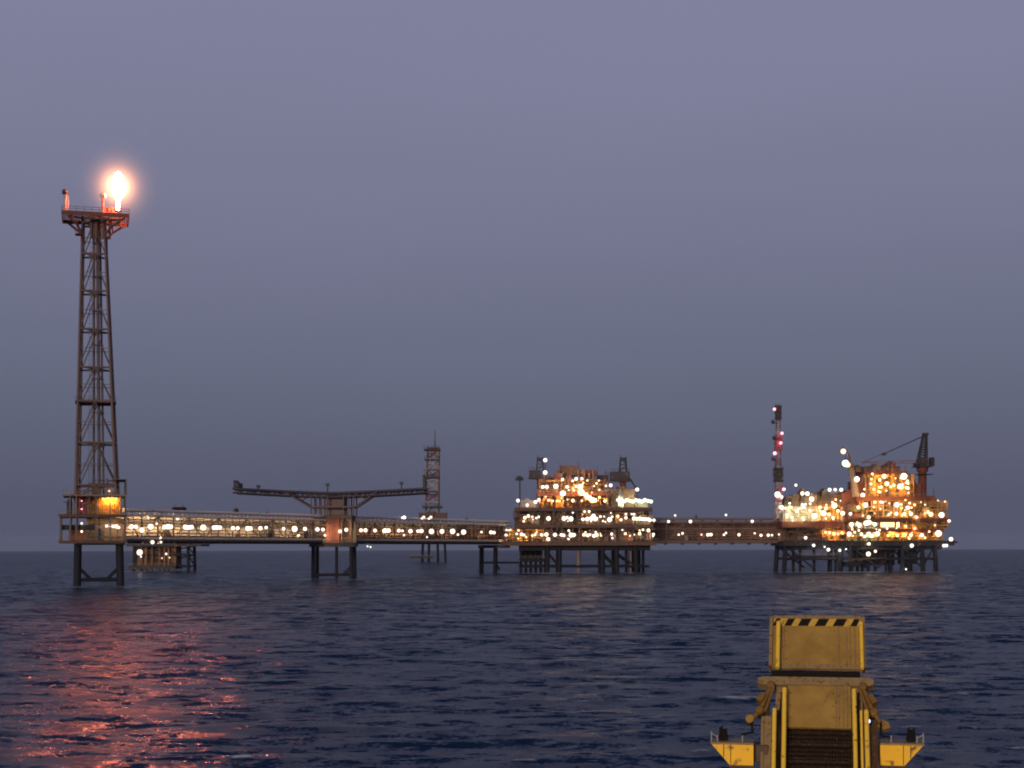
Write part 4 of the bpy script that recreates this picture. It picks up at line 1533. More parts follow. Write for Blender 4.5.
    top = [(518.2, 500.6, 2.2, 'p'), (527.3, 505.2, 2.0, 'p'), (535.6, 502, 2.1), (539, 500, 1.9), (542.8, 487, 2.1), (547, 487, 2.2), (556, 486.4, 3.0), (567.4, 487, 2.0), (562.7, 479.5, 1.8), (563.1, 493.6, 3.6),
           (576.2, 479, 2.0), (582, 478.8, 1.7), (580.3, 487, 3.4, 'o'), (581.4, 492.5, 4.0, 'o'), (576.3, 486.5, 1.8, 'o'), (573, 500.6, 2.0), (586, 495, 3.0, 'o'), (589.5, 498, 3.2, 'o'), (592.5, 500.3, 3.6, 'o'),
           (596.5, 500.5, 2.7, 'o'), (599.5, 497.5, 1.6, 'o'), (605, 501.2, 1.8), (553, 501, 1.3, 'o'), (557.5, 501, 1.4, 'o'), (564, 501, 1.4, 'o'), (548.5, 500.5, 1.2, 'o'), (606, 486, 1.3), (610.8, 485.5, 2.1, 'p'),
           (637.3, 489.8, 2.3, 'p'), (545.4, 460.2, 2.5, 'p'), (545.4, 472.6, 2.6, 'p')] + [(618 + 3.0 * i, 501 + .8 * ((i * 7) % 3 - 1), 2.0 + .3 * (i % 2), 'g') for i in range(12)]
    lamps(t, yf - 1.0, low, mult=.55)
    lamps(t, yf - 1.0, mid, mult=.55)
    lamps(t, yf + 1.2, top, mult=.8)
    for px, py in ((545.4, 458.5), (637.3, 488)):
        m = MB()
        b = P(px, py, yf + 1.6)
        m.bar((b.x, b.y, z3), b, .16, 6)
        m.build('lamp_post', M['dark'], t)
    small_lights(t, rng, 26, X(542), X(611), yf + 1.4, z3 + 1, Z(480), 'oowow')
    small_lights(t, rng, 22, X(518), X(652), yf - .8, z2 + .8, z3 - 1.8, 'wwogp')
    small_lights(t, rng, 24, X(505), X(652), yf - .8, z1 + .8, z2 - 1.8, 'wowop')
    # gear standing on it
    crane('dark crane with square house at the boom-trestle end of the middle platform', D, 540, 489, 457.5, (529, 541.5))
    crane('dark crane with tall open A-frame above the pale lamp row of the middle platform', D, 623, 493, 457.5, (610.5, 629.5))
    stack('dark-capped exhaust stack just beside the square-housed crane on the middle platform', D + 2, 569, 478, 466, 2.0, 'tan', 'brown', 4)
    stack('short red-brown exhaust stack amid the orange glow of the middle platform', D + 2, 587.5, 478, 470.5, 2.0, 'rust', 'rust', 2.2)
    stack('smallest exhaust stack, beside the tall open-framed crane of the middle platform', D + 2, 602.5, 490, 475.5, 1.2, 'mauve', 'dark', 2.2)
    tt = thing('floodlight_pole', 'thin pole with a broad flat head at the bridge end of the middle platform', 'pole', (X(520), yf + 1, z3))
    MB().bar((X(520), yf + 1, z3), (X(520), yf + 1, Z(480)), .24, 6).build('pole', M['dark'], tt)
    m = MB()
    m.box(X(515.5), X(523.5), yf, yf + 2, Z(480.5), Z(477.5))
    m.box(X(517), X(522), yf + .3, yf + 1.7, Z(477.5) + .003, Z(476))
    m.build('head', M['dark'], tt)


middle_platform()


def bridge_pier():
    D = 594.0
    t = thing('bridge_pier', 'small four-legged pier under the bridge where it meets the middle platform', 'pier', (PX(490, D), D, 0))
    x0, x1 = PX(478, D), PX(513, D)
    deck(t, x0, x1 - 1, D - 4, D + 10, 11.0, M['dark'], 1.2)
    for px in (481.5, 495.5):
        for y in (D - 2, D + 8):
            MB().bar((PX(px, D) - .2, y, -6), (PX(px, D), y, 10), .82, 10).build('leg', M['leg'], t)
    m = MB()
    for y in (D - 2, D + 8):
        m.bar((PX(481, D), y, 4), (PX(519, D), y, 4), .35, 6)
        m.bar((PX(495.5, D), y, 4), (PX(499.5, D), y, 1), .35, 6)
    m.build('frame', M['leg'], t)


bridge_pier()


# ------------------------------------------------------------------ big platform and its radio mast
def big_platform():
    D = 612.0
    yf, yb = D - 14, D + 16
    rng = random.Random(33)
    X = lambda px: PX(px, yf)
    Z = lambda py: PZ(py, yf)
    t = thing('production_platform', 'biggest, brightest production platform ablaze with orange lamps, beside the red mast', 'platform', (PX(868, D), D, 0))
    z1, z2, z3, z4, z5, z6 = Z(541.5), Z(529.5), Z(519.0), Z(509.5), Z(497), Z(471)
    deck(t, X(783), X(955), yf, yb, z1, M['dark'], 1.9)
    deck(t, X(845), X(944), yf, yb, z2, M['rust'], 1.2)
    deck(t, X(782), X(846), yf + 1, yb, Z(522), M['rust'], 2.4)
    deck(t, X(846.3), X(951), yf, yb, z3, M['rust'], 1.3)
    deck(t, X(852), X(918), yf + 2, yb - 3, z4, M['green'], 1.0)
    deck(t, X(858), X(938), yf + 3, yb - 3, z5, M['rust'], 1.8)
    deck(t, X(868), X(912), yf + 6, yb - 6, z6, M['rust'], 1.3)
    columns(t, [X(p) for p in (847.5, 862, 878, 894, 910, 926, 941)], (yf + .8,), z1, z2 - 1.2, .33, M['rust'])
    columns(t, [X(p) for p in (849, 864, 880, 896, 912, 930, 946)], (yf + .8,), z2, z3 - 1.3, .33, M['rust'])
    columns(t, [X(p) for p in (861, 878, 896, 914, 935)], (yf + 4,), z3, z5 - 1.8, .4, M['rust'])
    columns(t, [X(p) for p in (870, 884, 898, 910)], (yf + 7,), z5, z6 - 1.3, .4, M['rust'])
    # cellar level
    bay(t, rng, X(784), X(822), yf + 1, yb - 16, z1, Z(524) - 1.5, ['rust', 'brown', 'grey'], .7, M['brown'])
    bay(t, rng, X(822), X(846), yf + 1, yb - 16, z1, Z(524) - 1.5, ['yel', 'rust', 'yel'], 1.6, M['yel'])
    bay(t, rng, X(848), X(880), yf, yb - 16, z1, z2 - 1.0, ['green', 'grey', 'green'], .8, M['green'])
    bay(t, rng, X(880), X(943), yf, yb - 16, z1, z2 - 1.0, ['yel', 'rust', 'yel'], 1.2, M['rust'])
    bay(t, rng, X(848), X(880), yf, yb - 16, z2, z3 - 1.0, ['green', 'grey', 'cream'], .8, M['green'])
    bay(t, rng, X(902), X(948), yf, yb - 16, z2, z3 - 1.0, ['yel', 'rust'], 1.4, M['rust'])
    bay(t, rng, X(862), X(948), yf + 1, yb - 16, z3, z5 - 1.5, ['yel', 'tan', 'rust', 'brown'], 1.6, M['dark'])
    bay(t, rng, X(868), X(918), yf + 4, yb - 12, z5, z6 - 1.0, ['yel', 'brown', 'rust', 'tan'], 1.6, M['dark'])
    bay(t, rng, X(870), X(914), yf + 3, yb - 12, z5, z6 - 2.0, ['yel', 'tan', 'brown'], .5)
    pipes(t, rng, X(862), X(948), yf - .2, z3, z5 - 1.8, 46, M['yel'], (.1, .3))
    pipes(t, rng, X(848), X(944), yf - .5, z1, z2 - 1.2, 36, M['yel'], (.1, .25))
    pipes(t, rng, X(903), X(948), yf - .5, z2, z3 - 1.3, 26, M['yel'], (.1, .28))
    pipes(t, rng, X(868), X(916), yf + 3, z5, Z(474), 26, M['yel'], (.1, .25))
    pipes(t, rng, X(868), X(916), yf + 3.4, z5, Z(473), 18, M['dark'], (.12, .3))
    pipes(t, rng, X(783), X(846), yf + .2, z1, Z(526), 26, M['brown'], (.1, .3))
    pipes(t, rng, X(786), X(845), yf + 2, Z(522), Z(506), 24, M['tan'], (.1, .25))
    for k in range(12):
        px_ = rng.uniform(866, 918)
        MB().bar((X(px_), yf + 6, z5), (X(px_), yf + 7, Z(rng.uniform(463, 480))), rng.uniform(.1, .28), 6).build('vent_pipe', M[rng.choice(['brown', 'tan', 'rust'])], t)
    # lit shed with bright window strip
    m = MB()
    m.box(X(881), X(901), yf + 1.6, yf + 6, z2 + .01, z3 - 1.35)
    m.build('control_room', M['yel'], t)
    m = MB()
    for i in range(7):
        xa = X(881.4) + (X(900.6) - X(881.4)) * i / 7
        m.box(xa + .06, xa + (X(900.6) - X(881.4)) / 7 - .06, yf + 1.50, yf + 1.597, z2 + .7, z3 - 1.6)
    m.build('window_strip', glow('lit_window_glass', (1.0, 0.74, 0.28), 1.6), t)
    # louvred module on the bridge side
    zl0, zl1 = Z(522) + .01, Z(505.5)
    m = MB()
    m.box(X(785), X(822), yf + 5, yf + 16, zl0, zl1)
    for i in range(9):
        z = zl0 + .25 + (zl1 - zl0 - .5) * i / 8
        m.box(X(785.3), X(821.7), yf + 4.72, yf + 4.997, z - .12, z + .12)
    for i in range(12):
        x = X(785.5) + (X(821.5) - X(785.5)) * i / 11
        m.box(x - .14, x + .14, yf + 4.5, yf + 4.717, zl0, zl1)
    m.build('louvred_module', M['cream'], t)
    deck(t, X(786), X(845), yf + 2, yb - 4, Z(504.5), M['brown'], .9)
    columns(t, [X(p) for p in (787, 800, 813, 826, 843)], (yf + 2.6,), Z(522), Z(504.5) - .9, .3, M['tan'])
    skid(t, X(790), X(812), yf + 7, yf + 17, Z(504.5), Z(497), M['brown'], 'module')
    skid(t, X(813), X(846), yf + 8, yf + 18, Z(504.5), Z(495), M['brown'], 'module')
    bay(t, rng, X(822.5), X(845), yf + 3, yb - 12, Z(522), Z(506), ['yel', 'yel', 'rust'], 1.8, M['yel'])
    m = MB()
    m.box(X(806), X(820), yf + 9, yf + 13, Z(497) + .9, Z(493))
    m.build('cooler', M['brown'], t)
    m = MB()
    railing(m, X(820), X(846), yf + 8, Z(495) + .25, 1.4, 2.0, .1)
    m.build('railing', M['tan'], t)
    skid(t, X(845.5), X(862), yf + 7, yf + 18, z3, Z(493), M['rust'], 'module')
    skid(t, X(850), X(862), yf + 5, yf + 9, z3, Z(505), M['brown'], 'module')
    for k in range(16):
        xa, w = X(rng.uniform(860, 906)), rng.uniform(1.4, 4.2)
        hi = rng.random() < .6
        skid(t, xa, xa + w, yf + 8 + rng.uniform(0, 6), yf + 16 + rng.uniform(0, 5), z6 if hi else z5, Z(rng.uniform(463, 468.5) if hi else rng.uniform(474, 488)), M[rng.choice(['rust', 'brown', 'mauve', 'tan'])], 'module')
    for k in range(18):
        xa, w = X(rng.uniform(846, 938)), rng.uniform(1.2, 3.4)
        skid(t, xa, xa + w, yf + 1.5 + rng.uniform(0, 3), yf + 7 + rng.uniform(0, 4), z3, z3 + rng.uniform(2, 4.6), M[rng.choice(['rust', 'brown', 'yel', 'green', 'dark'])], 'equipment_box')
    for k in range(14):
        xa, w = X(rng.uniform(786, 838)), rng.uniform(1.2, 3.4)
        skid(t, xa, xa + w, yf + 3 + rng.uniform(0, 3), yf + 8 + rng.uniform(0, 4), Z(504.5), Z(rng.uniform(491, 501)), M[rng.choice(['rust', 'brown', 'tan', 'dark'])], 'equipment_box')
    # stepped upper works toward the crane
    skid(t, X(860), X(884), yf + 10, yf + 22, z5, Z(481), M['rust'], 'module')
    skid(t, X(872), X(908), yf + 12, yf + 24, z6, Z(466), M['rust'], 'module')
    skid(t, X(894), X(901), yf + 10, yf + 15, z6, Z(463), M['mauve'], 'cabin')
    skid(t, X(914), X(927), yf + 8, yf + 18, z5, Z(484), M['rust'], 'module')
    m = MB()
    m.box(X(927), X(938), yf + 4, yf + 12, z5, z5 + .25)
    m.bar((X(936.5), yf + 4, z5), (X(936.5), yf + 4, Z(489)), .18, 6)
    m.bar((X(936.5), yf + 4, Z(496)), (X(947), yf + 2, z3), .2, 6)
    m.bar((X(928), yf + 3, z5 - 1.8), (X(946), yf + 1, z3), .2, 6)
    m.build('side_frame', M['brown'], t)
    stairs(t, X(917), X(929), yf + .8, z3, z5 - .4, M['rust'])
    stairs(t, X(931), X(943), yf - .6, z2, z3, M['rust'])
    # deck tip overhang
    m = MB()
    m.prism([(X(955), 0), (X(959), .3), (X(955), 1.0)], (1, 0, 0), (0, 0, 1), (0, 1, 0), (0, yf, z1 - 1.0), 20)
    m.build('deck_nose', M['dark'], t)
    # sub-structure
    m = MB()
    for y in (yf + 3, yf + 14, yb - 5):
        m.box(X(786), X(944), y, y + .5, z1 - 3.6, z1 - 1.95)
    m.build('girder', M['leg'], t)
    for px in (787, 842, 853, 904, 924, 937):
        for y in (yf + 3, yb - 8):
            x = X(px)
            MB().bar((x + (px - 880) * .012, y, -6), (x, y, z1 - 1.9), .95, 10).build('leg', M['leg'], t)
    for px in (797, 804, 818, 835, 840, 862, 867, 873, 880, 891, 896, 911, 915):
        MB().bar((X(px), yf + 8, -6), (X(px), yf + 8, z1 - 1.9), .6, 8).build('conductor', M['leg'], t)
    MB().bar((X(841), yf + 5, -6), (X(841), yf + 5, z1 - 2), .6, 8).build('caisson', M['grey'], t)
    m = MB()
    for y in (yf + 3, yb - 8):
        m.bar((X(785), y, 5.2), (X(936), y, 5.2), .5, 6)
        for a, b in ((787, 815), (853, 879), (904, 879), (904, 924), (937, 924)):
            m.bar((X(a), y, z1 - 2), (X(b), y, 1.5), .36, 6)
    m.build('frame', M['leg'], t)
    deck(t, X(846), X(862), yf + 1, yf + 9, 4.0, M['leg'], 2.0, 'boat_landing')
    m = MB()
    m.box(X(857), X(901), yf + 10, yf + 14, 2.5, z1 - 2)
    m.build('conductor_cage', M['leg'], t)
    skid(t, X(906), X(922), yf + 7, yf + 13, 3.0, 9.5, M['leg'])
    deck(t, X(798), X(845), yf + 4, yf + 10, 6.5, M['leg'], .6, 'walkway')
    L = [(787.5, 515.3, 2.0), (802.5, 494, 2.4, 'g'), (807.5, 494.2, 2.6, 'g'), (811.8, 499.8, 3.0), (829.7, 490.4, 2.3), (835.3, 490.2, 1.9), (841.3, 490.4, 2.3), (796, 485.7, 1.7, 'p'),
         (823.6, 513.9, 3.4), (834.5, 506.2, 3.4, 'o'), (842.8, 513.9, 2.7), (814.5, 516.5, 3.2, 'g'), (790, 507.5, 1.6, 'g'), (797, 512, 1.8, 'g'), (804, 508, 1.5, 'g'), (792, 518, 1.6, 'g'), (803, 518.5, 1.7, 'g'), (810, 511, 1.5, 'g'), (820, 508, 1.8, 'o'), (826, 509, 2.0, 'o'), (829, 515, 2.0, 'o'), (838, 511.5, 1.9, 'o'), (865.6, 505.7, 3.1), (858.5, 508, 2.2, 'o'), (850.5, 514.5, 2.0), (875, 503, 1.8, 'o'),
         (884.4, 477, 2.9, 'o'), (887, 484.5, 2.8, 'o'), (904, 477, 4.0), (900.2, 487.3, 3.4, 'o'), (880, 480, 1.5, 'o'), (894, 486, 1.8, 'o'), (908, 489, 1.8, 'o'), (874, 490, 1.7, 'o'), (871, 484.5, 1.5), (864.5, 490, 1.2),
         (897, 505.4, 3.1), (907.9, 508.5, 2.4), (896.4, 514.5, 2.0), (911, 514.7, 2.3), (881, 502.8, 1.6), (904.5, 514.5, 2.0, 'o'), (889, 515, 1.3), (917, 518, 1.3), (931, 515.2, 2.7, 'o'), (928, 513, 1.6), (941.7, 515.8, 3.5),
         (949.2, 521.8, 1.9), (938.5, 534.3, 4.0), (951, 540, 2.6, 'p'),
         (851.6, 525, 2.5, 'g'), (859, 525.5, 2.5, 'g'), (866, 523.8, 3.0, 'g'), (869, 523, 3.0, 'g'), (875, 525, 2.3, 'g'), (869, 518, 1.9, 'g'), (849.2, 534.6, 2.7, 'g'), (861.5, 534.8, 1.9, 'g'), (865, 537, 1.6, 'g'), (868.7, 534.5, 2.3, 'g'), (872, 536.5, 2.2, 'g'), (877.4, 534.5, 2.9, 'g'),
         (888, 536.4, 1.5, 'o'), (897.5, 536.2, 1.9, 'o'), (905, 535.4, 2.0, 'o'), (911, 535.8, 2.0, 'o'), (921.8, 536, 2.3, 'w'), (893, 534.5, 1.3, 'o'), (906, 527, 1.3, 'o'), (915, 529, 1.3, 'o'),
         (825.5, 533, 1.4, 'o'), (829.5, 533.4, 1.5, 'o'), (834, 534.5, 1.7, 'o'), (838, 534.6, 1.3, 'o'), (842, 533.6, 1.5, 'o'), (805.7, 538.3, 1.9, 'p')]
    lamps(t, yf - .9, L, mult=1.1)
    lamps(t, yf - 1.0, [(813.7, 546, 1.8, 'p'), (828.4, 550.3, 2.1, 'p'), (824.6, 547.5, 1.1, 'p'), (839.8, 551, 1.7, 'p'), (846, 549.8, 1.0, 'p'), (869, 544.6, 1.7, 'w'), (868.4, 554.7, 2.9, 'w'), (875.4, 552, 1.7, 'w'),
                        (911.8, 546.4, 2.4, 'p'), (944, 546.5, 2.0, 'p'), (946.5, 546.4, 1.9, 'p'), (906, 570, 1.1, 'p')])
    small_lights(t, rng, 22, X(869), X(912), yf + 2.6, z5 + 1, Z(473), 'oowoo')
    small_lights(t, rng, 26, X(861), X(946), yf - .4, z3 + .8, z5 - 1.5, 'oowow')
    small_lights(t, rng, 18, X(848), X(944), yf - .8, z1 + .8, z3 - 1.5, 'ogoow')
    small_lights(t, rng, 22, X(786), X(844), yf + 1.6, Z(521), Z(498), 'gowgo')
    # things standing on it
    st = thing('flare_stack', 'leaning pale exhaust stack with big orange lamps on the biggest platform', 'stack', (X(858), yf + 6, Z(493)))
    m = MB()
    m.bar((X(859.5), yf + 6, Z(497)), (X(853.5), yf + 6, Z(462)), 1.5, 12, 1.1)
    m.build('duct', M['tan'], st)
    m = MB()
    m.bar((X(853.5), yf + 6, Z(462)), (X(851.5), yf + 6, Z(452)), .5, 8, .35)
    m.bar((X(853.5), yf + 6, Z(462)), (X(846), yf + 5, Z(464)), .25, 6)
    m.bar((X(852), yf + 6, Z(452.5)), (X(844), yf + 5, Z(450)), .2, 6)
    m.build('pipe', M['brown'], st)
    m = MB()
    m.box(X(845.5), X(856), yf + 4.5, yf + 7.5, Z(467), Z(466))
    railing(m, X(845.5), X(856), yf + 4.5, Z(466), 1.2, 1.4)
    m.build('landing', M['brown'], st)
    lamps(st, yf + 3.5, [(843.5, 452, 3.2, 'o'), (845.6, 464, 4.4, 'w'), (848, 465.5, 3.0, 'o'), (857, 479.8, 3.4), (862.8, 495.8, 2.6)])
    # main crane: slender mast, tall boom rest line
    D3 = D - 2
    c = thing('pedestal_crane', 'dark pedestal crane with a slender tapering mast atop the biggest platform', 'crane', (PX(923, D3), D3, PZ(484, D3)))
    xx = PX(922.5, D3)
    m = MB()
    m.lathe((xx, D3, PZ(497, D3)), [(1.7, 0), (1.7, 9.6), (2.4, 10.4), (2.4, 11.75)], 12)
    m.build('pedestal', M['rust'], c)
    m = MB()
    zc = PZ(467, D3)
    m.box(PX(914.5, D3), PX(931, D3), D3 - 3.5, D3 + 3.5, zc - .4, zc)
    m.box(PX(918, D3), PX(927, D3), D3 - 2.5, D3 + 3, zc + .003, PZ(460, D3))
    m.box(PX(929, D3), PX(933, D3), D3 - 2.5, D3, zc + .003, PZ(458.5, D3))
    m.box(PX(914.8, D3), PX(917, D3), D3 - 2, D3 + 2, zc + .003, PZ(463.5, D3))
    m.box(PX(915, D3), PX(932, D3), D3 - 3, D3 + 3, PZ(475.5, D3), PZ(475, D3))
    m.build('machinery_house', M['dark'], c)
    m = MB()
    zt0, zt1 = PZ(460, D3), PZ(435.5, D3)
    for sx in (-1, 1):
        for sy in (-1, 1):
            m.bar((PX(922.3, D3) + sx * 1.7, D3 + sy * 1.3, zt0), (PX(925, D3) + sx * .7, D3 + sy * .6, zt1), .3, 5)
    for k in range(9):
        u, u2 = k / 9, (k + 1) / 9
        for sy in (-1, 1):
            w0, w1 = 1.7 - 1.0 * u, 1.7 - 1.0 * u2
            xa, xb = PX(922.3, D3) + (PX(925, D3) - PX(922.3, D3)) * u, PX(922.3, D3) + (PX(925, D3) - PX(922.3, D3)) * u2
            za, zb = zt0 + (zt1 - zt0) * u, zt0 + (zt1 - zt0) * u2
            m.bar((xa - w0, D3 + sy, za), (xb + w1, D3 + sy, zb), .18, 4)
            m.bar((xa + w0, D3 + sy, za), (xb - w1, D3 + sy, zb), .18, 4)
    m.box(PX(923, D3), PX(928, D3), D3 - 1.2, D3 + 1.2, zt1 - .3, zt1 + .7)
    m.build('frame', M['dark'], c)
    m = MB()
    b = P(862, 463.5, D3 - 3)
    a = P(919, 464, D3 - 3)
    m.bar(P(924, 436.5, D3 - 1.2), b, .10, 5)
    m.bar(P(924, 437, D3 - .4), P(882, 456, D3 - 2), .11, 5)
    m.lathe(P(884, 454.8, D3 - 2), [(.2, -1.0), (.5, -.8), (.5, .8), (.2, 1.0)], 8, 'x')
    m.build('pendant_line', M['dark'], c)
    m = MB()
    for s in (-.6, .6):
        for q in (0, 1.2):
            m.bar(a + Vector((0, s, q)), b + Vector((0, s * .3, q * .3)), .08, 5)
    for k in range(16):
        p, q = a.lerp(b, k / 16), a.lerp(b, (k + 1) / 16)
        m.bar(p + Vector((0, -.5, 0 if k % 2 else 1.1 - .05 * k)), q + Vector((0, -.5, (1.05 - .05 * k) if k % 2 else 0)), .09, 4)
    m.build('boom', M['mauve'], c)


big_platform()


def radio_mast():
    D = 605.0
    z0, z1 = PZ(521, D), PZ(405.5, D)
    t = thing('radio_mast', 'red and white lattice mast with pink warning lights beside the biggest platform', 'mast', (PX(778, D), D, z0))
    xc0, xc1 = PX(778.3, D), PX(778.3, D)
    h0, h1 = 1.35, .62

    def cor(i, z):
        k = (z - z0) / (z1 - z0)
        h = h0 + (h1 - h0) * k
        sx, sy = [(-1, -1), (1, -1), (1, 1), (-1, 1)][i]
        return Vector((xc0 + sx * h, D + sy * h, z))
    N = 13
    for i in range(4):
        MB().bar(cor(i, z0), cor(i, z1), .17, 6).build('leg', M['mauve'], t)
    for j in range(N):
        za, zb = z0 + (z1 - z0) * j / N, z0 + (z1 - z0) * (j + 1) / N
        m = MB()
        for i in range(4):
            m.bar(cor(i, za), cor((i + 1) % 4, zb), .11, 4)
            m.bar(cor((i + 1) % 4, za), cor(i, zb), .11, 4)
            m.bar(cor(i, zb), cor((i + 1) % 4, zb), .12, 4)
        m.build('bracing', M['white'] if j in (0, 1, 4, 5, 7, 9, 10) else M['red'], t)
    for py0, py1, w, mt in ((406, 420, 2.9, 'dark'), (436.5, 451, 3.5, 'red'), (468, 482.5, 4.3, 'dark')):
        m = MB()                                  # drum aerials and screens round the mast
        ww = w * D / F
        for k in range(5):
            za = PZ(py1, D) + (PZ(py0, D) - PZ(py1, D)) * k / 5
            zb = za + (PZ(py0, D) - PZ(py1, D)) / 5 - .15
            e_ = ww * (1 - .12 * (k % 2))
            m.box(xc0 - e_, xc0 + e_, D - e_, D + e_, za, zb)
        m.bar((xc0 - ww, D - ww, PZ(py1 + 1, D)), (xc0 - ww, D - ww, PZ(py0 - 2, D)), .1, 4)
        m.bar((xc0 + ww, D - ww, PZ(py1 + 1, D)), (xc0 + ww, D - ww, PZ(py0 - 1, D)), .1, 4)
        m.build('aerial_screen', M[mt], t)
    for px, py in ((772.5, 422), (773.5, 438), (772.5, 459), (774, 472)):
        m = MB()
        m.bar((xc0, D - 1.2, PZ(py + 2, D)), (PX(px, D), D - 1.6, PZ(py + 2, D)), .12, 4)
        m.bar((PX(px, D), D - 1.6, PZ(py + 3, D)), (PX(px, D), D - 1.6, PZ(py - 2, D)), .16, 5)
        m.lathe((PX(px, D), D - 1.7, PZ(py + 1, D)), [(.8, 0), (.7, .25), (.15, .5)], 10, 'y')
        m.build('dish', M['dark'], t)
    lamps(t, D - 3, [(774.7, 409.7, 1.9, 'r'), (782.2, 433.8, 1.9, 'r'), (781, 443.5, 1.9, 'r'), (775, 453.8, 2.3, 'r'), (784, 489.8, 2.0, 'r'), (777.6, 495, 3.6, 'p'), (781.8, 497.5, 1.8, 'w'), (781.5, 507.7, 2.5, 'w')])


radio_mast()


# ------------------------------------------------------------------ yellow gangway in front
def gangway():
    TILT = math.radians(50)
    D0 = 24.0
    tip = P(816.5, 618, D0)
    GPHI = math.atan2(tip.x, tip.y)
    RHO = math.hypot(tip.x, tip.y)
    root = thing('gangway', 'yellow raised ship gangway with a black and yellow striped tip over the sea', 'gangway', tip)
    root.rotation_euler = (TILT, 0, -GPHI)            # local x across, y up along the gangway, z out of its floor

    ct, st = math.cos(TILT), math.sin(TILT)

    def V(py, w=0.0):
        """Distance along the gangway (negative downwards) of pixel row py at height w over the floor."""
        k = (EY - py) / F * math.cos(GPHI)
        zz = tip.z - H
        return (k * (RHO - w * st) - zz - w * ct) / (st - k * ct)

    xc = 816.5

    def UU(px, v, w=0.0):
        q = (px - CX) / F
        rho = RHO + v * ct - w * st
        return rho * (q * math.cos(GPHI) - math.sin(GPHI)) / (math.cos(GPHI) + q * math.sin(GPHI))
    b = lambda m, name, mat, par=root, label=None: m.build(name, mat, par, True, label)
    # ---- tip section
    vt, vb = V(617.5), V(669)
    tp = MB()
    tp.box(UU(771, vt), UU(863, vt), vb, vt, -.05, 0)
    b(tp, 'tip_plate', M['g_plate'])
    m = MB()
    for s in (0, 1):
        x = UU(771, vt) - .02 if s == 0 else UU(863, vt) - .03
        m.box(x, x + .05, vb, vt - .03, -.12, .05)
    m.box(UU(771, vt) + .035, UU(863, vt) - .035, vt - .03, vt + .02, -.12, .003)
    b(m, 'side_plate', M['g_side'])
    # hazard band at the tip: alternating black and yellow slanted blocks
    v0, v1 = V(626.5, .02), V(619, .02)
    xa, xb = UU(771.5, vt), UU(862.5, vt)
    m = MB()
    m.box(xa + .04, xb - .04, v0, v1, .003, .012)
    band = b(m, 'hazard_band', M['g_band'])
    m = MB()
    lean = .065
    for pa, pb in ((772.3, 776.5), (784, 791), (797.5, 807.5), (814.5, 825), (832.5, 843), (850, 856.5)):
        xq, xr = UU(pa, v0), UU(pb, v0)
        pts = [(xq, v0 + .004), (xr, v0 + .004), (min(xr + lean, xb - .045), v1 - .004), (min(xq + lean, xb - .06), v1 - .004)]
        m.prism(pts, (1, 0, 0), (0, 1, 0), (0, 0, 1), (0, 0, .0125), .004)
    b(m, 'stripe', M['g_dark'], band)
    for px, r in ((778.3, .035), (861, .030)):
        w = .13
        m = MB()
        va, vc = V(669, w), V(623, w)
        m.bar((UU(px, vc, w), va, w), (UU(px, vc, w), vc, w), r, 10)
        for k in range(4):
            v = va + (vc - va) * (k + .5) / 4
            m.bar((UU(px, vc, w), v, 0), (UU(px, vc, w), v, w), .018, 6)
        b(m, 'handrail', M['g_bar'])
    m = MB()
    for px in (838, 846, 849.5, 854):
        m.box(UU(px, vt) - .008, UU(px, vt) + .008, vb + .04, V(628), .001, .018)
    m.box(UU(783, vt), UU(784.5, vt), vb + .04, V(628), .001, .02)
    b(m, 'rib', M['g_side'])
    m = MB()
    for i in range(9):
        x = UU(791 + 6.0 * i, vb)
        m.lathe((x, V(666.5), .001), [(.016, 0), (.016, .012), (.008, .02)], 8)
    m.box(UU(773, vb), UU(861, vb), V(668.5), V(664.5), .001, .0035)
    b(m, 'bolt_row', M['g_side'])
    # gap filled with near-black ribbed strips that stand in for its shade
    m = MB()
    vg0, vg1 = V(678), V(669) - .003
    for k in range(3):
        a = vg0 + (vg1 - vg0) * k / 3
        m.box(UU(771, vg1), UU(860, vg1), a + .004, a + (vg1 - vg0) / 3, -.16, -.06 + .012 * (k % 2))
    b(m, 'gap_shade_strips', M['g_dark'])
    # cross beam with rounded ends
    vc = (V(678) + V(686)) / 2
    hw = (V(678) - V(686)) / 2
    m = MB()
    xa, xb = UU(757.5, vc), UU(873.5, vc)
    pts = [(xa, vc - hw * .55), (xa + .07, vc - hw), (xb - .07, vc - hw), (xb, vc - hw * .55), (xb, vc + hw * .55), (xb - .07, vc + hw), (xa + .07, vc + hw), (xa, vc + hw * .55)]
    m.prism(pts, (1, 0, 0), (0, 1, 0), (0, 0, 1), (0, 0, -.14), .15)
    for i in range(7):
        m.lathe((UU(802 + 5.5 * i, vc), vc, .01), [(.018, 0), (.018, .012), (.009, .02)], 8)
    b(m, 'cross_beam', M['g_side'])
    # ---- main section
    va, vz = vc - hw - .003, V(768) - 4.6
    vm = V(728)
    m = MB()
    m.box(UU(787, vm), UU(851, vm), vm, va, -.05, -.004)
    b(m, 'floor_plate', M['g_plate'])
    m = MB()
    for px in (836, 839, 843, 847):
        m.box(UU(px, vm) - .008, UU(px, vm) + .008, vm + .02, va - .02, -.003, .018)
    m.bar((UU(822, vm), V(706), .004), (UU(832, vm), V(690), .004), .006, 4)
    b(m, 'rib', M['g_side'])
    # dark grating with cleats
    m = MB()
    gx0, gx1 = UU(787, vm), UU(851, vm)
    gn = 22
    for i in range(gn + 1):
        x = gx0 + (gx1 - gx0) * i / gn
        m.box(x - .006, x + .006, vz, vm - .003, -.11, -.07)
    k = 0
    v = vm - .06
    while v > vz:
        m.box(gx0, gx1, v - .007, v + .007, -.108, -.066)
        if k % 4 == 3:
            m.box(gx0 + .02, gx1 - .02, v - .02, v + .02, -.0655, -.035)
        v -= .075
        k += 1
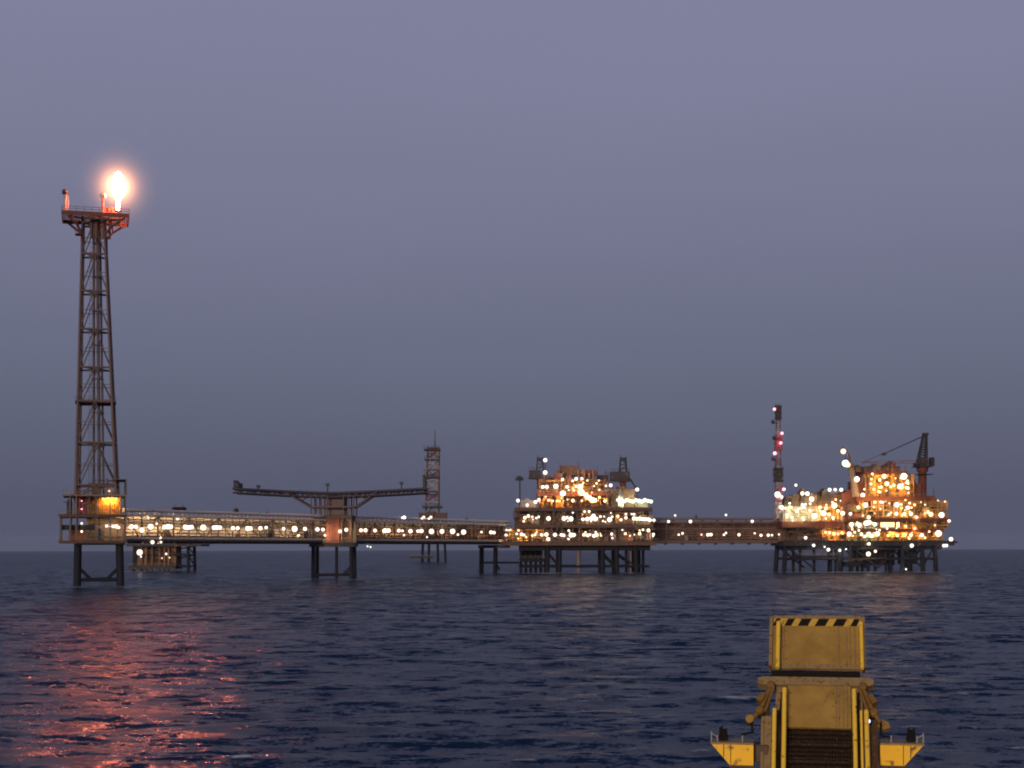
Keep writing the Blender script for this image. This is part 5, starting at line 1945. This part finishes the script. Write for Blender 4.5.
    b(m, 'grating', M['g_grate'])
    m = MB()
    m.box(gx0 - .1, gx1 + .1, vz, vm + .45, -.24, -.225)
    b(m, 'under_tray', M['g_grate'])
    # inner handrails and outer rails
    for px, py, w, r, py1 in ((784.3, 690, .20, .036, 0), (853.8, 690, .20, .034, 0), (774.2, 711, .24, .034, 0), (866.0, 711, .24, .036, 0), (860.8, 711, .22, .020, 0)):
        m = MB()
        v1 = V(py, w)
        x = UU(px, v1, w)
        m.bar((x, vz, w), (x, v1, w), r, 10)
        m.lathe((x, v1, w), [(r, 0), (r * .8, r * .5), (r * .3, r * .75)], 10, 'y')
        kk = 0
        vv = v1 - .08
        while vv > vz:
            m.bar((x, vv, -.1), (x, vv, w), .02, 6)
            vv -= .62
        b(m, 'handrail', M['g_bar'])
    # webs between the rails
    for x0, x1, py, mat, w0, w1 in ((776.5, 782.5, 712, 'g_brown', -.2, .02), (856.5, 859.5, 700, 'g_brown', -.2, .02), (868.5, 877, 722, 'g_brown', -.2, .06), (762.5, 771.5, 720, 'g_side', -.2, .06)):
        v1 = V(py)
        m = MB()
        m.box(UU(x0, v1), UU(x1, v1), vz, v1, w0, w1)
        m.box(UU(x0, v1) - .015, UU(x0, v1) + .02, vz, v1 - .02, w1 + .001, w1 + .03)
        b(m, 'side_plate', M[mat])
    for px0, px1 in ((775.5, 787), (851, 862)):
        m = MB()
        m.box(UU(px0, va), UU(px1, va), vm, va - .003, -.22, -.055)
        b(m, 'side_beam', M['g_side'])
    # slanting hydraulic linkages at both shoulders
    for sgn in (-1, 1):
        q = lambda d: xc + sgn * d
        m = MB()
        A_ = (UU(q(46), V(690), .05), V(690), .05)
        B_ = (UU(q(57), V(715), .05), V(715), .05)
        C_ = (UU(q(66 if sgn < 0 else 64), V(724), .05), V(724), .05)
        m.bar(A_, B_, .038, 8)
        m.bar(B_, C_, .035, 8)
        m.bar((A_[0] - sgn * .05, A_[1] - .05, .12), (B_[0] - sgn * .08, B_[1] - .05, .12), .022, 8)
        m.lathe(A_, [(.03, -.08), (.06, -.08), (.06, .08), (.03, .08)], 10)
        m.lathe(B_, [(.03, -.08), (.062, -.08), (.062, .08), (.03, .08)], 10)
        m.obox(((A_[0] + B_[0]) / 2 + sgn * .06, (A_[1] + B_[1]) / 2, .06), Vector((.5 * sgn, -.85, 0)).normalized(), Vector((.85, .5 * sgn, 0)).normalized(), (0, 0, 1), .16, .08, .12)
        o = b(m, 'linkage', M['g_ochre'])
        m = MB()
        if sgn < 0:
            c = (UU(749.5, V(723.5), .05), V(723.5), .05)
            m.lathe(c, [(.028, -.05), (.062, -.06), (.062, .06), (.028, .05)], 14)
        else:
            c = (UU(882, V(724.5), .05), V(724.5), .05)
            hexp = [(.13 * math.cos(a), .085 * math.sin(a)) for a in [i * math.pi / 3 for i in range(6)]]
            m.prism(hexp, Vector((.9, -.42, 0)), Vector((.42, .9, 0)), (0, 0, 1), (c[0], c[1], -.04), .07)
            m.lathe((c[0], c[1], .03), [(.02, .001), (.035, .001), (.035, .015), (.02, .02)], 10)
        b(m, 'sheave', M['g_plate'], o)
        m = MB()
        m.bar(C_, (UU(q(64), V(735), .02), V(735), .02), .02, 6)
        m.bar((UU(q(64), V(735), .02), V(735), .02), (UU(q(76), V(737), 0), V(737), 0), .018, 6)
        b(m, 'hose', M['g_dark'], o)
    # lit marker lamp on one shoulder
    g = MB()
    cpos = (UU(867.8, V(720.5, .12), .12), V(720.5, .12), .12)
    g.lathe(cpos, [(.03, -.02), (.034, 0), (.022, .022), (.004, .03)], 12)
    lp = b(g, 'marker_lamp', glow('marker_lamp_glass', (.78, .74, 1.0), 2.2))
    g = MB()
    g.lathe((cpos[0], cpos[1], cpos[2] - .05), [(.055, -.05), (.06, .02), (.05, .028), (.046, .0281)], 14)
    b(g, 'housing', M['g_dark'], lp)
    # bolts, a tool chain and cable runs
    m = MB()
    for px, pys in ((786, (632, 646, 660)), (834, (632, 646, 660)), (790, (694, 706, 718)), (833, (694, 706, 718))):
        for py in pys:
            m.lathe((UU(px, V(py)), V(py), -.004), [(.014, 0), (.014, .014), (.007, .02)], 8)
    b(m, 'bolt_row', M['g_side'])
    for x0, x1, w in ((779.5, 781.5, .05), (857.8, 858.6, .06)):
        m = MB()
        pts = []
        for i in range(16):
            v = vz + (V(695) - vz) * i / 15
            pts.append((UU(x0 + (x1 - x0) * (i % 2), V(720)), v, w))
        m.path(pts, .014, 5)
        b(m, 'cable', M['g_dark'])
    # ---- side boxes (upright faces: undo the tilt)
    rot = (Matrix.Rotation(-GPHI, 4, 'Z') @ Matrix.Rotation(TILT, 4, 'X')).inverted()
    wx, wy = Vector((math.cos(GPHI), -math.sin(GPHI), 0)), Vector((math.sin(GPHI), math.cos(GPHI), 0))

    def loc(px, py, D):
        p = P(px, py, D) - tip
        return rot @ p
    Db = 22.3
    ax, ay, az = rot @ wx, rot @ Vector((0, 0, 1)), rot @ wy
    s = Db / F
    for sgn in (-1, 1):
        px = (lambda a: a) if sgn < 0 else (lambda a: 2 * 816.3 - a + .2)
        o3 = loc(px(753), 745.5, Db)
        pts = [(0, 0), (0, -20.5 * s), (-23.5 * s, -20.5 * s), (-41.5 * s, 0)]
        if sgn > 0:
            pts = [(-a, q) for a, q in pts][::-1]
        m = MB()
        m.prism(pts, ax, ay, az, o3, .45)
        bx = b(m, 'side_box', M['g_yel'])
        m = MB()
        m.prism([((a * 1.0), q) for a, q in [(-.02 * -sgn * 0, .0), (-sgn * -42.5 * s * 0, 0)]][:0] or [(0, .003), (sgn * 42.5 * s, .003), (sgn * 42.5 * s, .03), (0, .03)][::1 if sgn > 0 else -1], ax, ay, az, o3 - az * .02, .49)
        b(m, 'top_flange', M['g_side'], bx)
        m = MB()
        lo = [(-sgn * .0, -20.5 * s - .003), (sgn * 24.5 * s, -20.5 * s - .003), (sgn * 24.5 * s, -20.5 * s - .035), (0, -20.5 * s - .035)]
        m.prism(lo[::-1] if sgn > 0 else lo, ax, ay, az, o3 + az * .03, .40)
        b(m, 'bottom_flange', M['g_brown'], bx)
        m = MB()
        xs = sgn * 29.5 * s
        m.obox(o3 + ax * xs + ay * (-6.5 * s) - az * .008, ax, ay, az, .012, 12.5 * s, .015)
        m.obox(o3 + ax * (sgn * 22.5 * s) + ay * (-10 * s) - az * .006, ax, ay, az, .010, 20 * s, .011)
        b(m, 'seam', M['g_brown'], bx)
        m = MB()
        xs = sgn * 1.0
        pl = o3 + ax * (sgn * 30.5 * s) + ay * .033 + az * .2
        m.obox(pl + ay * .012, ax, ay, az, .13, .16, .024)
        m.obox(pl + ay * .045 , ax, ay, az, .14, .03, .12)
        m.obox(pl + ay * .105 - az * .01, ax, (ay * .95 - az * .3).normalized(), (az * .95 + ay * .3).normalized(), .115, .12, .09)
        m.obox(pl + ay * .125 + ax * sgn * .045, ax, ay, az, .035, .15, .06)
        m.bar(pl + ay * .16 - ax * .03, pl + ay * .22 - ax * .02, .014, 6)
        b(m, 'floodlight', M['g_dark'], bx)
        m = MB()
        for a, hh in ((11, .10), (36, .10), (42, .15)):
            p0 = o3 + ax * (sgn * a * s) + ay * .03 + az * .08
            m.bar(p0, p0 + ay * hh, .012, 6)
        m.bar(o3 + ax * (sgn * 36 * s) + ay * .10 + az * .08, o3 + ax * (sgn * 42 * s) + ay * .15 + az * .08, .008, 5)
        b(m, 'guard_post', M['white'], bx)
        m = MB()                                   # arm that joins the box to the gangway frame
        m.obox(o3 - ax * (sgn * 6.5 * s) + ay * (-10 * s) + az * .28, ax, ay, az, 14.5 * s, 16 * s, .2)
        b(m, 'arm', M['g_brown'])
    # under-frame running down to the ship
    m = MB()
    for x in (UU(764, vm), UU(868, vm)):
        m.bar((x, vz, -.45), (x, va, -.28), .07, 8)
    kk = int((va - vz) / .8)
    for i in range(kk):
        v = vz + (va - vz) * i / kk
        m.bar((UU(764, vm), v, -.42), (UU(868, vm), v + .5, -.38), .035, 6)
    b(m, 'under_frame', M['g_side'])


gangway()
